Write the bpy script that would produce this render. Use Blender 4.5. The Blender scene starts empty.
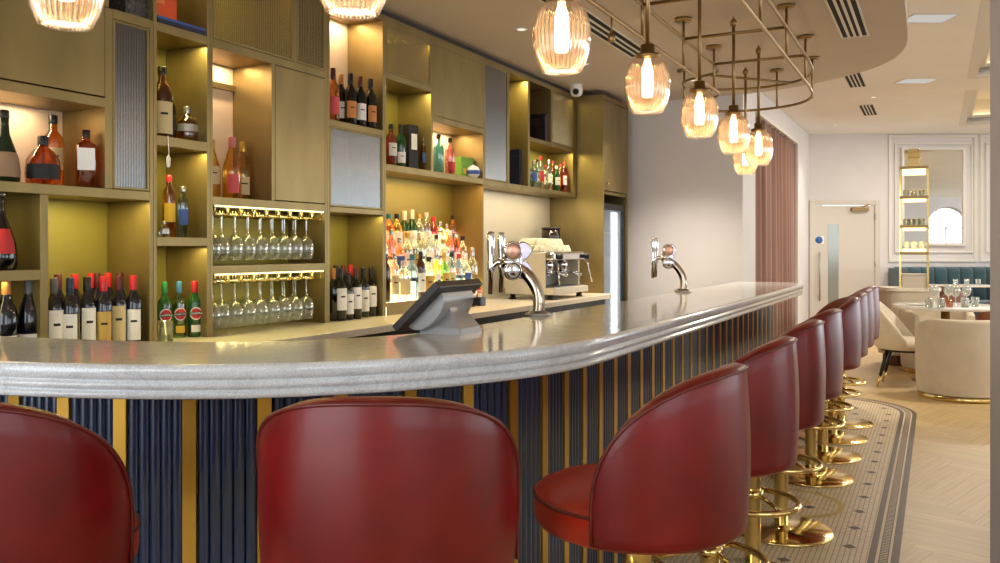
import bpy, math, random
from math import sin, cos, pi, radians, hypot
random.seed(7)
SC = bpy.context.scene
COL = SC.collection
# ---------------------------------------------------------------- frame of reference
# world x = across the room (negative = towards the back bar), y = along the bar, z = up
FPX, VH, EYE = 850.0, 249.0, 1.30
TH = math.atan((937 - 500) / FPX)
CT, ST = cos(TH), sin(TH)
def W(X, Y):                       # metres right of / ahead of the photographer -> room
    return (X * CT - Y * ST, X * ST + Y * CT)
def lat(r, u):                     # where the sight line of column u crosses the line x = r
    k = (u - 500) / FPX
    return (-r * CT - k * r * ST) / (ST - k * CT)
def zat(r, l, v):
    return EYE + (VH - v) / FPX * (l * CT - r * ST)

# ---------------------------------------------------------------- materials
def lin(c):
    def g(x):
        x /= 255.0
        return x / 12.92 if x <= 0.04045 else ((x + 0.055) / 1.055) ** 2.4
    return (g(c[0]), g(c[1]), g(c[2]), 1.0)
MATS = {}
def mat(name, col, rough=0.5, metal=0.0, spec=0.5, coat=0.0, noise=None, bump=None, emit=None, sheen=0.0, ds=None):
    """col: sRGB 0-255. noise=(scale, amount, stretch xyz) varies the colour, bump=(scale, strength, stretch)."""
    if name in MATS: return MATS[name]
    m = bpy.data.materials.new(name); m.use_nodes = True
    nt = m.node_tree; b = nt.nodes['Principled BSDF']
    b.inputs['Base Color'].default_value = lin(col)
    b.inputs['Roughness'].default_value = rough
    b.inputs['Metallic'].default_value = metal
    b.inputs['Specular IOR Level'].default_value = spec
    if coat: b.inputs['Coat Weight'].default_value = coat; b.inputs['Coat Roughness'].default_value = 0.08
    if sheen: b.inputs['Sheen Weight'].default_value = sheen
    if emit: b.inputs['Emission Color'].default_value = lin(emit[0]); b.inputs['Emission Strength'].default_value = emit[1]
    def tex(scale, stretch, detail=4):
        tc = nt.nodes.new('ShaderNodeTexCoord'); mp = nt.nodes.new('ShaderNodeMapping')
        mp.inputs['Scale'].default_value = stretch
        nz = nt.nodes.new('ShaderNodeTexNoise'); nz.inputs['Scale'].default_value = scale; nz.inputs['Detail'].default_value = detail
        nt.links.new(tc.outputs['Object'], mp.inputs['Vector']); nt.links.new(mp.outputs['Vector'], nz.inputs['Vector'])
        return nz
    if noise:
        nz = tex(noise[0], noise[2] if len(noise) > 2 else (1, 1, 1))
        rp = nt.nodes.new('ShaderNodeValToRGB')
        c = lin(col); a = noise[1]
        rp.color_ramp.elements[0].position = 0.3; rp.color_ramp.elements[1].position = 0.7
        rp.color_ramp.elements[0].color = [max(0, x * (1 - a)) for x in c[:3]] + [1]
        rp.color_ramp.elements[1].color = [min(1, x * (1 + a)) for x in c[:3]] + [1]
        nt.links.new(nz.outputs['Fac'], rp.inputs['Fac']); nt.links.new(rp.outputs['Color'], b.inputs['Base Color'])
    if bump:
        nz = tex(bump[0], bump[2] if len(bump) > 2 else (1, 1, 1))
        bp = nt.nodes.new('ShaderNodeBump'); bp.inputs['Strength'].default_value = bump[1]; bp.inputs['Distance'].default_value = 0.002
        nt.links.new(nz.outputs['Fac'], bp.inputs['Height']); nt.links.new(bp.outputs['Normal'], b.inputs['Normal'])
    MATS[name] = m
    return m
def glass(name, tint, gloss=0.12, rough=0.03, diffuse=0.0, dcol=None, gcol=(255, 255, 255)):
    """thin tinted glass: transparent tint + fresnel-weighted gloss (+ some translucency)"""
    if name in MATS: return MATS[name]
    m = bpy.data.materials.new(name); m.use_nodes = True
    nt = m.node_tree; nt.nodes.remove(nt.nodes['Principled BSDF']); out = nt.nodes['Material Output']
    tr = nt.nodes.new('ShaderNodeBsdfTransparent'); tr.inputs['Color'].default_value = lin(tint)
    last = tr.outputs[0]
    if diffuse:
        df = nt.nodes.new('ShaderNodeBsdfTranslucent'); df.inputs['Color'].default_value = lin(dcol or tint)
        mx = nt.nodes.new('ShaderNodeMixShader'); mx.inputs[0].default_value = diffuse
        nt.links.new(last, mx.inputs[1]); nt.links.new(df.outputs[0], mx.inputs[2]); last = mx.outputs[0]
    gl = nt.nodes.new('ShaderNodeBsdfGlossy'); gl.inputs['Roughness'].default_value = rough; gl.inputs['Color'].default_value = lin(gcol)
    lw = nt.nodes.new('ShaderNodeLayerWeight'); lw.inputs['Blend'].default_value = 0.35
    ma = nt.nodes.new('ShaderNodeMath'); ma.operation = 'MULTIPLY_ADD'; ma.inputs[1].default_value = 0.6; ma.inputs[2].default_value = gloss
    ma.use_clamp = True
    nt.links.new(lw.outputs['Fresnel'], ma.inputs[0])
    mx = nt.nodes.new('ShaderNodeMixShader')
    nt.links.new(ma.outputs[0], mx.inputs[0]); nt.links.new(last, mx.inputs[1]); nt.links.new(gl.outputs[0], mx.inputs[2])
    nt.links.new(mx.outputs[0], out.inputs['Surface'])
    MATS[name] = m
    return m
def emis(name, col, strength):
    if name in MATS: return MATS[name]
    m = bpy.data.materials.new(name); m.use_nodes = True
    nt = m.node_tree; nt.nodes.remove(nt.nodes['Principled BSDF'])
    e = nt.nodes.new('ShaderNodeEmission'); e.inputs['Color'].default_value = lin(col); e.inputs['Strength'].default_value = strength
    nt.links.new(e.outputs[0], nt.nodes['Material Output'].inputs['Surface'])
    MATS[name] = m
    return m

BRONZE = mat('bronze laminate', (144, 126, 82), 0.42, 0.75, noise=(7, 0.13, (1, 1, 0.35)), bump=(220, 0.06, (1, 1, 0.03)))
BRONZE_IN = mat('bronze lining', (142, 130, 62), 0.5, 0.45, noise=(5, 0.1, (1, 1, 0.4)))
BRASS = mat('polished brass', (232, 206, 138), 0.12, 1.0)
BRASS_B = mat('brushed brass', (150, 124, 84), 0.32, 1.0, bump=(300, 0.05, (1, 1, 0.05)))
GOLDSTRIP = mat('satin gold strip', (186, 142, 52), 0.38, 0.7)
NAVY = mat('navy lacquer', (20, 38, 68), 0.28, 0.0, coat=0.35)
CHROME = mat('chrome', (225, 225, 228), 0.08, 1.0)
STEEL = mat('brushed steel', (170, 168, 165), 0.3, 1.0)
BLACK = mat('black plastic', (18, 17, 17), 0.35)
SLOT_SHADE = mat('slot shade', (10, 10, 10), 0.8)
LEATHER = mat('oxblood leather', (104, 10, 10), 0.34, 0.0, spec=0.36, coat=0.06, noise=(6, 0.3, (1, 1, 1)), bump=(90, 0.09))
LEATHER_LIT = mat('lit oxblood leather', (170, 42, 16), 0.33, 0.0, spec=0.5, coat=0.1, noise=(6, 0.25, (1, 1, 1)), bump=(90, 0.08))  # oxblood leather lightened to orange, light on the seats put into its colour
PIPING = mat('piping leather', (92, 20, 15), 0.4)
WALLP = mat('grey plaster', (216, 213, 215), 0.85, noise=(2, 0.03))
WALLW = mat('white paint', (222, 219, 214), 0.7)
CEILP = mat('ceiling plaster', (238, 236, 234), 0.9, noise=(1.2, 0.03))
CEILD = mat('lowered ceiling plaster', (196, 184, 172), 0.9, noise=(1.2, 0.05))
STONE_ON = mat('pale onyx', (240, 214, 182), 0.35, noise=(2.2, 0.09, (1, 1, 3)))
STONE_CT = mat('cream quartz', (226, 216, 196), 0.25, noise=(60, 0.05))
MOSA = mat('cream mosaic', (214, 196, 166), 0.5)
CREAM = mat('cream velvet', (212, 198, 174), 0.85, sheen=0.3, noise=(8, 0.06))
CREAML = mat('cream leather', (226, 214, 192), 0.5, noise=(8, 0.04))
TEAL = mat('teal velvet', (34, 70, 82), 0.75, sheen=0.4)
BROWNL = mat('tan leather', (132, 82, 54), 0.5)
BROWND = mat('brown leather', (92, 52, 34), 0.5)
MARBLE = mat('white marble', (232, 230, 226), 0.15, noise=(6, 0.05))
DOORP = mat('door paint', (204, 199, 192), 0.6)
WHITE = mat('white plastic', (235, 235, 232), 0.4)
COPPER = mat('copper', (232, 176, 150), 0.25, 0.7)
CURTM = mat('mauve velvet curtain', (134, 99, 86), 0.8, sheen=0.3, noise=(3, 0.1, (1, 1, 0.2)))
BARBLK = mat('dark underbar', (34, 32, 30), 0.45)
MIRROR = mat('mirror', (240, 238, 235), 0.01, 1.0)
TILE_L = MOSA
TILE_D = mat('dark mosaic', (92, 78, 66), 0.5)
GLASSC = glass('clear glass', (244, 247, 244), 0.06)
GLASS_R = glass('reeded glass', (222, 212, 160), 0.16, 0.16, gcol=(220, 216, 190))
GLASS_S = glass('silvered reeded glass', (150, 148, 128), 0.42, 0.24, gcol=(146, 148, 148))
GLASS_P = glass('champagne glass', (250, 234, 214), 0.05, 0.05, diffuse=0.03, dcol=(255, 240, 220))
BULB = emis('lamp filament', (255, 234, 204), 9)
LEDW = emis('warm strip light', (255, 226, 160), 7)
LEDC = emis('cool strip light', (225, 238, 255), 8)
GLOWSTEP = emis('lit acrylic', (255, 226, 165), 5.0)
COVE = emis('cove light', (255, 214, 150), 4.0)
SLOT = emis('slot light', (255, 250, 240), .5)

# stone bar top: fine grain quartz with soft veins
def stone_top():
    m = mat('polished quartz', (190, 181, 168), 0.1, 0.0, spec=0.6, coat=0.25)
    nt = m.node_tree; b = nt.nodes['Principled BSDF']
    tc = nt.nodes.new('ShaderNodeTexCoord')
    n1 = nt.nodes.new('ShaderNodeTexNoise'); n1.inputs['Scale'].default_value = 240; n1.inputs['Detail'].default_value = 3
    n2 = nt.nodes.new('ShaderNodeTexNoise'); n2.inputs['Scale'].default_value = 5; n2.inputs['Detail'].default_value = 8; n2.inputs['Distortion'].default_value = 1.5
    for n in (n1, n2): nt.links.new(tc.outputs['Object'], n.inputs['Vector'])
    r1 = nt.nodes.new('ShaderNodeValToRGB'); r1.color_ramp.elements[0].position = .35; r1.color_ramp.elements[1].position = .65
    r1.color_ramp.elements[0].color = lin((200, 202, 204)); r1.color_ramp.elements[1].color = lin((226, 227, 228))
    r2 = nt.nodes.new('ShaderNodeValToRGB'); e = r2.color_ramp.elements
    e[0].position = .47; e[0].color = (1, 1, 1, 1); e[1].position = .5; e[1].color = (.84, .84, .84, 1); e.new(.53).color = (1, 1, 1, 1)
    mx = nt.nodes.new('ShaderNodeMix'); mx.data_type = 'RGBA'; mx.blend_type = 'MULTIPLY'; mx.inputs[0].default_value = .8
    nt.links.new(n1.outputs['Fac'], r1.inputs['Fac']); nt.links.new(n2.outputs['Fac'], r2.inputs['Fac'])
    nt.links.new(r1.outputs['Color'], mx.inputs[6]); nt.links.new(r2.outputs['Color'], mx.inputs[7])
    nt.links.new(mx.outputs[2], b.inputs['Base Color'])
    return m
STONE_TOP = stone_top()

def mosaic_field():
    m = mat('mosaic field', (214, 198, 170), 0.45)
    nt = m.node_tree; b = nt.nodes['Principled BSDF']
    tc = nt.nodes.new('ShaderNodeTexCoord')
    br = nt.nodes.new('ShaderNodeTexBrick'); br.offset = 0; br.squash = 1
    br.inputs['Scale'].default_value = 1.0; br.inputs['Brick Width'].default_value = .022; br.inputs['Row Height'].default_value = .022
    br.inputs['Mortar Size'].default_value = .0022; br.inputs['Mortar Smooth'].default_value = .2
    br.inputs['Color1'].default_value = lin((230, 212, 178)); br.inputs['Color2'].default_value = lin((216, 197, 162)); br.inputs['Mortar'].default_value = lin((158, 138, 112))
    nt.links.new(tc.outputs['Object'], br.inputs['Vector']); nt.links.new(br.outputs['Color'], b.inputs['Base Color'])
    return m
MOS_FIELD = mosaic_field()

def oak():
    m = mat('oak planks', (206, 180, 140), 0.38, spec=0.45)
    nt = m.node_tree; b = nt.nodes['Principled BSDF']
    at = nt.nodes.new('ShaderNodeAttribute'); at.attribute_name = 'tone'
    uv = nt.nodes.new('ShaderNodeUVMap'); uv.uv_map = 'UVMap'
    mp = nt.nodes.new('ShaderNodeMapping'); mp.inputs['Scale'].default_value = (3, 60, 1)
    nz = nt.nodes.new('ShaderNodeTexNoise'); nz.inputs['Scale'].default_value = 1; nz.inputs['Detail'].default_value = 5
    nt.links.new(uv.outputs['UV'], mp.inputs['Vector']); nt.links.new(mp.outputs['Vector'], nz.inputs['Vector'])
    r = nt.nodes.new('ShaderNodeValToRGB'); r.color_ramp.elements[0].position = .25; r.color_ramp.elements[1].position = .75
    r.color_ramp.elements[0].color = lin((190, 162, 112)); r.color_ramp.elements[1].color = lin((212, 186, 136))
    mx = nt.nodes.new('ShaderNodeMix'); mx.data_type = 'RGBA'; mx.blend_type = 'MULTIPLY'; mx.inputs[0].default_value = 1
    nt.links.new(nz.outputs['Fac'], r.inputs['Fac']); nt.links.new(r.outputs['Color'], mx.inputs[6]); nt.links.new(at.outputs['Color'], mx.inputs[7])
    nt.links.new(mx.outputs[2], b.inputs['Base Color'])
    return m
OAK = oak()

# ---------------------------------------------------------------- mesh builder
class MB:
    def __init__(s): s.v = []; s.f = []; s.m = []; s.s = []
    def add(s, vs, fs, mi=0, sm=False):
        o = len(s.v); s.v += vs
        for f in fs: s.f.append([i + o for i in f]); s.m.append(mi); s.s.append(sm)
        return s
    def box(s, x0, x1, y0, y1, z0, z1, mi=0):
        x0, x1 = min(x0, x1), max(x0, x1); y0, y1 = min(y0, y1), max(y0, y1); z0, z1 = min(z0, z1), max(z0, z1)
        return s.add([(x0, y0, z0), (x1, y0, z0), (x1, y1, z0), (x0, y1, z0), (x0, y0, z1), (x1, y0, z1), (x1, y1, z1), (x0, y1, z1)],
              [(0, 3, 2, 1), (4, 5, 6, 7), (0, 1, 5, 4), (1, 2, 6, 5), (2, 3, 7, 6), (3, 0, 4, 7)], mi)
    def lathe(s, prof, n=20, c=(0, 0, 0), mi=0, rib=None, sq=0, close=False, cap=True, rot=None):
        """prof: (radius, z) list; rib=(count, depth); sq=superellipse power for square sections; rot: fn on points"""
        vs = []; fs = []
        for (r, z) in prof:
            for k in range(n):
                a = 2 * pi * k / n
                rr = r
                if rib: rr *= 1 + rib[1] * cos(rib[0] * a)
                if sq: rr = r / ((abs(cos(a)) ** sq + abs(sin(a)) ** sq) ** (1 / sq))
                p = (rr * cos(a), rr * sin(a), z)
                if rot: p = rot(p)
                vs.append((p[0] + c[0], p[1] + c[1], p[2] + c[2]))
        m = len(prof)
        for i in range(m - 1 if not close else m):
            j = (i + 1) % m
            for k in range(n):
                k2 = (k + 1) % n
                fs.append((i * n + k, i * n + k2, j * n + k2, j * n + k))
        if cap and not close:
            if prof[0][0] > 1e-4: fs.append(tuple(range(n - 1, -1, -1)))
            if prof[-1][0] > 1e-4: fs.append(tuple((m - 1) * n + k for k in range(n)))
        return s.add(vs, fs, mi, True)
    def tube(s, pts, r, n=10, mi=0, closed=False, cap=True):
        vs = []; fs = []; N = len(pts)
        up0 = None
        for i, p in enumerate(pts):
            a = pts[(i - 1) % N] if (closed or i > 0) else p
            b = pts[(i + 1) % N] if (closed or i < N - 1) else p
            t = [b[k] - a[k] for k in range(3)]; L = math.sqrt(sum(x * x for x in t)) or 1; t = [x / L for x in t]
            if up0 is None: up0 = (0, 0, 1) if abs(t[2]) < .9 else (1, 0, 0)
            d = sum(up0[k] * t[k] for k in range(3)); u = [up0[k] - d * t[k] for k in range(3)]
            L = math.sqrt(sum(x * x for x in u)) or 1; u = [x / L for x in u]; up0 = u
            w = (t[1] * u[2] - t[2] * u[1], t[2] * u[0] - t[0] * u[2], t[0] * u[1] - t[1] * u[0])
            rr = r[i] if isinstance(r, (list, tuple)) else r
            for k in range(n):
                q = 2 * pi * k / n
                vs.append(tuple(p[j] + rr * (cos(q) * u[j] + sin(q) * w[j]) for j in range(3)))
        for i in range(N if closed else N - 1):
            j = (i + 1) % N
            for k in range(n):
                k2 = (k + 1) % n
                fs.append((i * n + k, i * n + k2, j * n + k2, j * n + k))
        if cap and not closed:
            fs.append(tuple(range(n - 1, -1, -1))); fs.append(tuple((N - 1) * n + k for k in range(n)))
        return s.add(vs, fs, mi, True)
    def prism(s, poly, z0, z1, mi=0):
        n = len(poly)
        vs = [(p[0], p[1], z0) for p in poly] + [(p[0], p[1], z1) for p in poly]
        fs = [tuple(range(n - 1, -1, -1)), tuple(range(n, 2 * n))] + [(i, (i + 1) % n, n + (i + 1) % n, n + i) for i in range(n)]
        return s.add(vs, fs, mi)
    def grid(s, rows, mi=0, sm=True, closeu=False):
        """rows: list of equal-length point lists"""
        m = len(rows); n = len(rows[0]); vs = [p for r in rows for p in r]; fs = []
        for i in range(m - 1 if not closeu else m):
            j = (i + 1) % m
            for k in range(n - 1): fs.append((i * n + k, i * n + k + 1, j * n + k + 1, j * n + k))
        return s.add(vs, fs, mi, sm)
    def xf(s, fn): s.v = [fn(p) for p in s.v]; return s
    def rotz(s, a, c=(0, 0)):
        ca, sa = cos(a), sin(a)
        return s.xf(lambda p: (c[0] + (p[0] - c[0]) * ca - (p[1] - c[1]) * sa, c[1] + (p[0] - c[0]) * sa + (p[1] - c[1]) * ca, p[2]))
    def mesh(s, name, mats):
        me = bpy.data.meshes.new(name); me.from_pydata(s.v, [], s.f)
        for m in (mats if isinstance(mats, (list, tuple)) else [mats]): me.materials.append(m)
        me.polygons.foreach_set('material_index', s.m); me.polygons.foreach_set('use_smooth', s.s)
        me.update()
        return me
    def build(s, name, mats, parent=None, bevel=0, sub=0, solid=0, fix=True, loc=None, rz=0, auto=0):
        me = s.mesh(name, mats)
        if fix:
            import bmesh
            bm = bmesh.new(); bm.from_mesh(me); bmesh.ops.recalc_face_normals(bm, faces=bm.faces[:]); bm.to_mesh(me); bm.free()
        o = bpy.data.objects.new(name, me); COL.objects.link(o)
        if parent is not None: o.parent = parent
        if loc: o.location = loc
        if rz: o.rotation_euler = (0, 0, rz)
        if solid:
            md = o.modifiers.new('Solidify', 'SOLIDIFY'); md.thickness = solid; md.offset = 0
        if bevel:
            md = o.modifiers.new('Bevel', 'BEVEL'); md.width = bevel; md.segments = 2; md.limit_method = 'ANGLE'; md.angle_limit = radians(40)
        if sub:
            md = o.modifiers.new('Subdivision', 'SUBSURF'); md.levels = sub; md.render_levels = sub
        return o
def tag(o, label=None, cat=None, group=None, kind=None):
    if label: o['label'] = label
    if cat: o['category'] = cat
    if group: o['group'] = group
    if kind: o['kind'] = kind
    return o
def thing(name, label, cat, loc=(0, 0, 0), rz=0, group=None):
    o = bpy.data.objects.new(name, None); COL.objects.link(o)
    o.location = loc; o.rotation_euler = (0, 0, rz); o.empty_display_size = .1
    return tag(o, label, cat, group)
def struct(o): o['kind'] = 'structure'; return o
def copy_tree(o, parent=None):
    c = o.copy(); COL.objects.link(c)
    if parent is not None: c.parent = parent
    for ch in list(o.children): copy_tree(ch, c)
    return c
def dup(o, loc, rz=None, label=None, group=None):
    c = copy_tree(o); c.location = loc
    if rz is not None: c.rotation_euler = (0, 0, rz)
    if label: c['label'] = label
    if group: c['group'] = group
    return c
ORD = ['first', 'second', 'third', 'fourth', 'fifth', 'sixth', 'seventh', 'eighth', 'ninth', 'tenth', 'eleventh', 'twelfth', 'thirteenth', 'fourteenth', 'fifteenth']
def area(name, loc, sx, sy, power, col=(255, 236, 205), rot=(0, 0, 0), spread=None):
    d = bpy.data.lights.new(name, 'AREA'); d.shape = 'RECTANGLE'; d.size = sx; d.size_y = sy; d.energy = power; d.color = lin(col)[:3]
    if spread: d.spread = spread
    o = bpy.data.objects.new(name, d); COL.objects.link(o); o.location = loc; o.rotation_euler = rot
    return o
def point(name, loc, power, col=(255, 214, 150), r=.03):
    d = bpy.data.lights.new(name, 'POINT'); d.energy = power; d.color = lin(col)[:3]; d.shadow_soft_size = r
    o = bpy.data.objects.new(name, d); COL.objects.link(o); o.location = loc
    return o

# ---------------------------------------------------------------- the bar's curved plan
def resample(P, n):
    L = [0]
    for a, b in zip(P, P[1:]): L.append(L[-1] + math.dist(a, b))
    out = []; j = 0
    for i in range(n):
        t = L[-1] * i / (n - 1)
        while j < len(P) - 2 and L[j + 1] < t: j += 1
        k = (t - L[j]) / (L[j + 1] - L[j]); out.append((P[j][0] + k * (P[j + 1][0] - P[j][0]), P[j][1] + k * (P[j + 1][1] - P[j][1])))
    return out
def offset(Q, d):                  # positive = to the left of travel, i.e. towards the bartender
    out = []
    for i, p in enumerate(Q):
        a = Q[max(0, i - 1)]; b = Q[min(len(Q) - 1, i + 1)]
        tx, ty = b[0] - a[0], b[1] - a[1]; n = hypot(tx, ty) or 1
        out.append((p[0] - ty / n * d, p[1] + tx / n * d))
    return out
PLAN = [W(*p) for p in [(-2.0, 2.39), (-1.65, 2.22), (-1.232, 2.095), (-.95, 2.05), (-.718, 2.032), (-.49, 2.075),
        (-.253, 2.152), (-.131, 2.224), (0, 2.315), (.1425, 2.42), (.27, 2.585)]]
PLAN += [(-.938, 2.62), (-.94, 2.9), (-.94, 3.3), (-.94, 4.2), (-.94, 5.2), (-.94, 6.2), (-.94, 7.08)]
EDGE = resample(PLAN, 400)
for _ in range(150):
    EDGE = [EDGE[0]] + [((a[0] + 2 * b[0] + d[0]) / 4, (a[1] + 2 * b[1] + d[1]) / 4) for a, b, d in zip(EDGE, EDGE[1:], EDGE[2:])] + [EDGE[-1]]
# ================================================================= SETTING
# ---- floor: oak herringbone
def herring():
    m = 7; w = .09; mb = MB(); tone = []; uvs = []
    ang = TH + radians(45); ca, sa = cos(ang), sin(ang)
    R = random.Random(3)
    def put(x, y, dx, dy):
        g = .0007
        c = [(x * w + g, y * w + g), ((x + dx) * w - g, y * w + g), ((x + dx) * w - g, (y + dy) * w - g), (x * w + g, (y + dy) * w - g)]
        q = [(3.0 + a * ca - b * sa, 7.0 + a * sa + b * ca, 0.0) for a, b in c]
        cx = sum(p[0] for p in q) / 4; cy = sum(p[1] for p in q) / 4
        if not (-4.2 < cx < 17.5 and -3.5 < cy < 19.5): return
        if cx < -.75 and cy < 7.2: return
        X, Y = cx * CT + cy * ST, cy * CT - cx * ST
        if Y > 14.9: return
        mb.add(q, [(0, 1, 2, 3)]); t = R.uniform(.93, 1.05); tone.append((t, t * R.uniform(.97, 1.02), t * R.uniform(.93, 1.03)))
        o = R.uniform(0, 50)
        L = m * w
        uvs.extend([(0 + o, 0 + o), (L + o, 0 + o), (L + o, w + o), (0 + o, w + o)] if dx > dy else [(0 + o, 0 + o), (0 + o, w + o), (L + o, w + o), (L + o, 0 + o)])
    for i in range(-190, 191):
        for j in range(-28, 29):
            x = i + m * j; y = i - m * j
            put(x, y, m, 1); put(x, y + 1, 1, m)
    me = mb.mesh('floor', [OAK])
    uv = me.uv_layers.new(name='UVMap')
    for k, c in enumerate(uvs): uv.data[k].uv = c
    at = me.attributes.new('tone', 'FLOAT_COLOR', 'FACE')
    for k, c in enumerate(tone): at.data[k].color = (*c, 1)
    o = bpy.data.objects.new('floor', me); COL.objects.link(o); struct(o)
herring()
sub = MB(); sub.box(-4.6, 20, -4, 20, -.12, -.004); struct(sub.build('floor.001', mat('floor joint', (140, 118, 88), .8)))

# ---- floor: mosaic runner that follows the bar
MOS = offset(EDGE, -.80)
MOS = [p for p in MOS if p[1] < 3.0 or True]
MOS = [p for p in MOS if p[1] < 7.0]
mosp = [p for p in MOS] + [(-.14, 7.0 + .1 * k) for k in range(1, 5)]
mosp += [(-.79 + .65 * cos(a), 7.40 + .65 * sin(a)) for a in [pi / 2 * k / 14 for k in range(1, 15)]] + [(-1.0 - .1 * k, 8.05) for k in range(0, 8)]
mosp = resample(mosp, 260)
def strip(mb, path, d0, d1, z, mi, dash=None):
    A = offset(path, d0); B = offset(path, d1)
    n = len(path)
    if not dash:
        for i in range(n - 1):
            mb.add([(A[i][0], A[i][1], z), (A[i + 1][0], A[i + 1][1], z), (B[i + 1][0], B[i + 1][1], z), (B[i][0], B[i][1], z)], [(0, 1, 2, 3)], mi)
    else:
        L = sum(math.dist(a, b) for a, b in zip(path, path[1:])); N = int(L / dash)
        P2 = resample(path, N * 2 + 1); A = offset(P2, d0); B = offset(P2, d1)
        for i in range(0, N * 2, 2):
            mb.add([(A[i][0], A[i][1], z), (A[i + 1][0], A[i + 1][1], z), (B[i + 1][0], B[i + 1][1], z), (B[i][0], B[i][1], z)], [(0, 1, 2, 3)], mi)
mb = MB()
inner = offset(mosp, .118)
poly = [p for p in inner] + [(-1.75, 8.05 - .118), (-1.75, 6.9)] + [p for p in reversed(offset(EDGE, .25))]
mb.add([(p[0], p[1], .002) for p in poly], [tuple(range(len(poly)))], 0)
strip(mb, mosp, 0, .032, .002, 2); strip(mb, mosp, .032, .042, .002, 1); strip(mb, mosp, .042, .046, .002, 2)
strip(mb, mosp, .046, .074, .002, 1); strip(mb, mosp, .046, .074, .0026, 2, dash=.022)
strip(mb, mosp, .074, .078, .002, 2); strip(mb, mosp, .078, .090, .002, 1); strip(mb, mosp, .090, .118, .002, 2)
for d in (.20, .43):
    P = offset(mosp, d)[: -40]
    P = resample(P, int(sum(math.dist(a, b) for a, b in zip(P, P[1:])) / .27) + 1)
    for (x, y) in P:
        s = .03
        if d > .3: s = .03
        mb.add([(x - s, y, .003), (x, y - s, .003), (x + s, y, .003), (x, y + s, .003)], [(0, 1, 2, 3)], 2)
# flat gold-coloured scroll over the mosaic where the row of stools leaves a gap
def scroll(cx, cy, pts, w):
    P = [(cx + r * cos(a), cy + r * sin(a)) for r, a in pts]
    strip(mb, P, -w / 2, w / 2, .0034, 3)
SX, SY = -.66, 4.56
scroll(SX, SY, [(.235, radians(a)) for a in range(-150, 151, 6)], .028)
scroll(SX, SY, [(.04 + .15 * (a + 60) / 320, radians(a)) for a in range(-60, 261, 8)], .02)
struct(mb.build('floor.002', [MOS_FIELD, MOSA, TILE_D, mat('scroll gold', (196, 168, 96), .4, .3)]))

# ---- dropped ceiling over the bar, with a curved outer edge
def drop_poly():
    C = [(-.17, 5.6), (-.172, 6.2), (-.185, 6.72), (-.27, 7.12), (-.43, 7.44), (-.69, 7.70), (-1.04, 7.95), (-1.41, 8.10), (-1.62, 8.125)]
    C = resample(C, 60)
    for _ in range(20): C = [C[0]] + [((a[0] + 2 * b[0] + d[0]) / 4, (a[1] + 2 * b[1] + d[1]) / 4) for a, b, d in zip(C, C[1:], C[2:])] + [C[-1]]
    return [(-.17, -2.5)] + C + [(-3.6, 8.13), (-3.6, -2.5)]
mb = MB(); mb.prism(drop_poly(), 2.75, 3.3); struct(mb.build('ceiling', CEILD))
# ---- raised ceiling with coffers
mb = MB(); Z = 3.262
mb.box(-3.6, .31, -2.5, 19.5, Z, Z + .1)
CX0, CX1 = .31, 2.3
bays = [(-2.5, 1.2), (2.0, 6.1), (6.9, 11.2), (12.0, 15.4)]
prev = -2.5
for a, b in bays:
    if a > prev: mb.box(CX0, CX1, prev, a, Z, Z + .1)
    prev = b
mb.box(CX0, CX1, prev, 19.5, Z, Z + .1); mb.box(CX1, 20, -2.5, 19.5, Z, Z + .1)
struct(mb.build('ceiling.001', CEILP))
for i, (a, b) in enumerate(bays):
    mb = MB()
    e = .002
    for (q0, q1, h0, h1) in ((e, .03, 0, .40), (.03, .10, .0, .05), (.03, .17, .10, .14)):
        mb.box(CX0 + q0, CX0 + q1, a + q0, b - q0, Z + h0 + e, Z + h1); mb.box(CX1 - q1, CX1 - q0, a + q0, b - q0, Z + h0 + e, Z + h1)
        mb.box(CX0 + q1, CX1 - q1, a + q0, a + q1, Z + h0 + e, Z + h1); mb.box(CX0 + q1, CX1 - q1, b - q1, b - q0, Z + h0 + e, Z + h1)
    mb.box(CX0, CX1, a, b, Z + .40, Z + .44)
    struct(mb.build('trim_%d' % (i + 1), WALLW))
    if b > 5:
        cv = MB(); cv.box(CX0 + .05, CX0 + .09, a + .2, b - .2, Z + .142, Z + .16); cv.box(CX1 - .09, CX1 - .05, a + .2, b - .2, Z + .142, Z + .16)
        cv.box(CX0 + .2, CX1 - .2, b - .09, b - .05, Z + .142, Z + .16); cv.box(CX0 + .2, CX1 - .2, a + .05, a + .09, Z + .142, Z + .16)
        cv.build('cove_light_strip', COVE)
        o = bpy.data.objects['cove_light_strip' if 'cove_light_strip.001' not in bpy.data.objects else [n.name for n in bpy.data.objects if n.name.startswith('cove_light_strip')][-1]]
        tag(o, ['', 'warm cove light strip hidden in the near ceiling coffer', 'warm cove light strip in the middle ceiling coffer beside the grey pillar', 'warm cove light strip in the far ceiling coffer above the panelled wall'][i], 'light', 'ceiling cove lights')

# ---- walls
mb = MB(); mb.box(-3.55, -3.36, -1.2, 8.13, 0, 2.75); struct(mb.build('wall_left', WALLP))
mb = MB(); mb.box(-3.55, -1.62, 8.13, 8.22, 0, 3.26); mb.box(-1.74, -1.62, 8.22, 8.75, 0, 3.26)
struct(mb.build('wall_end', WALLP))
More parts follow.
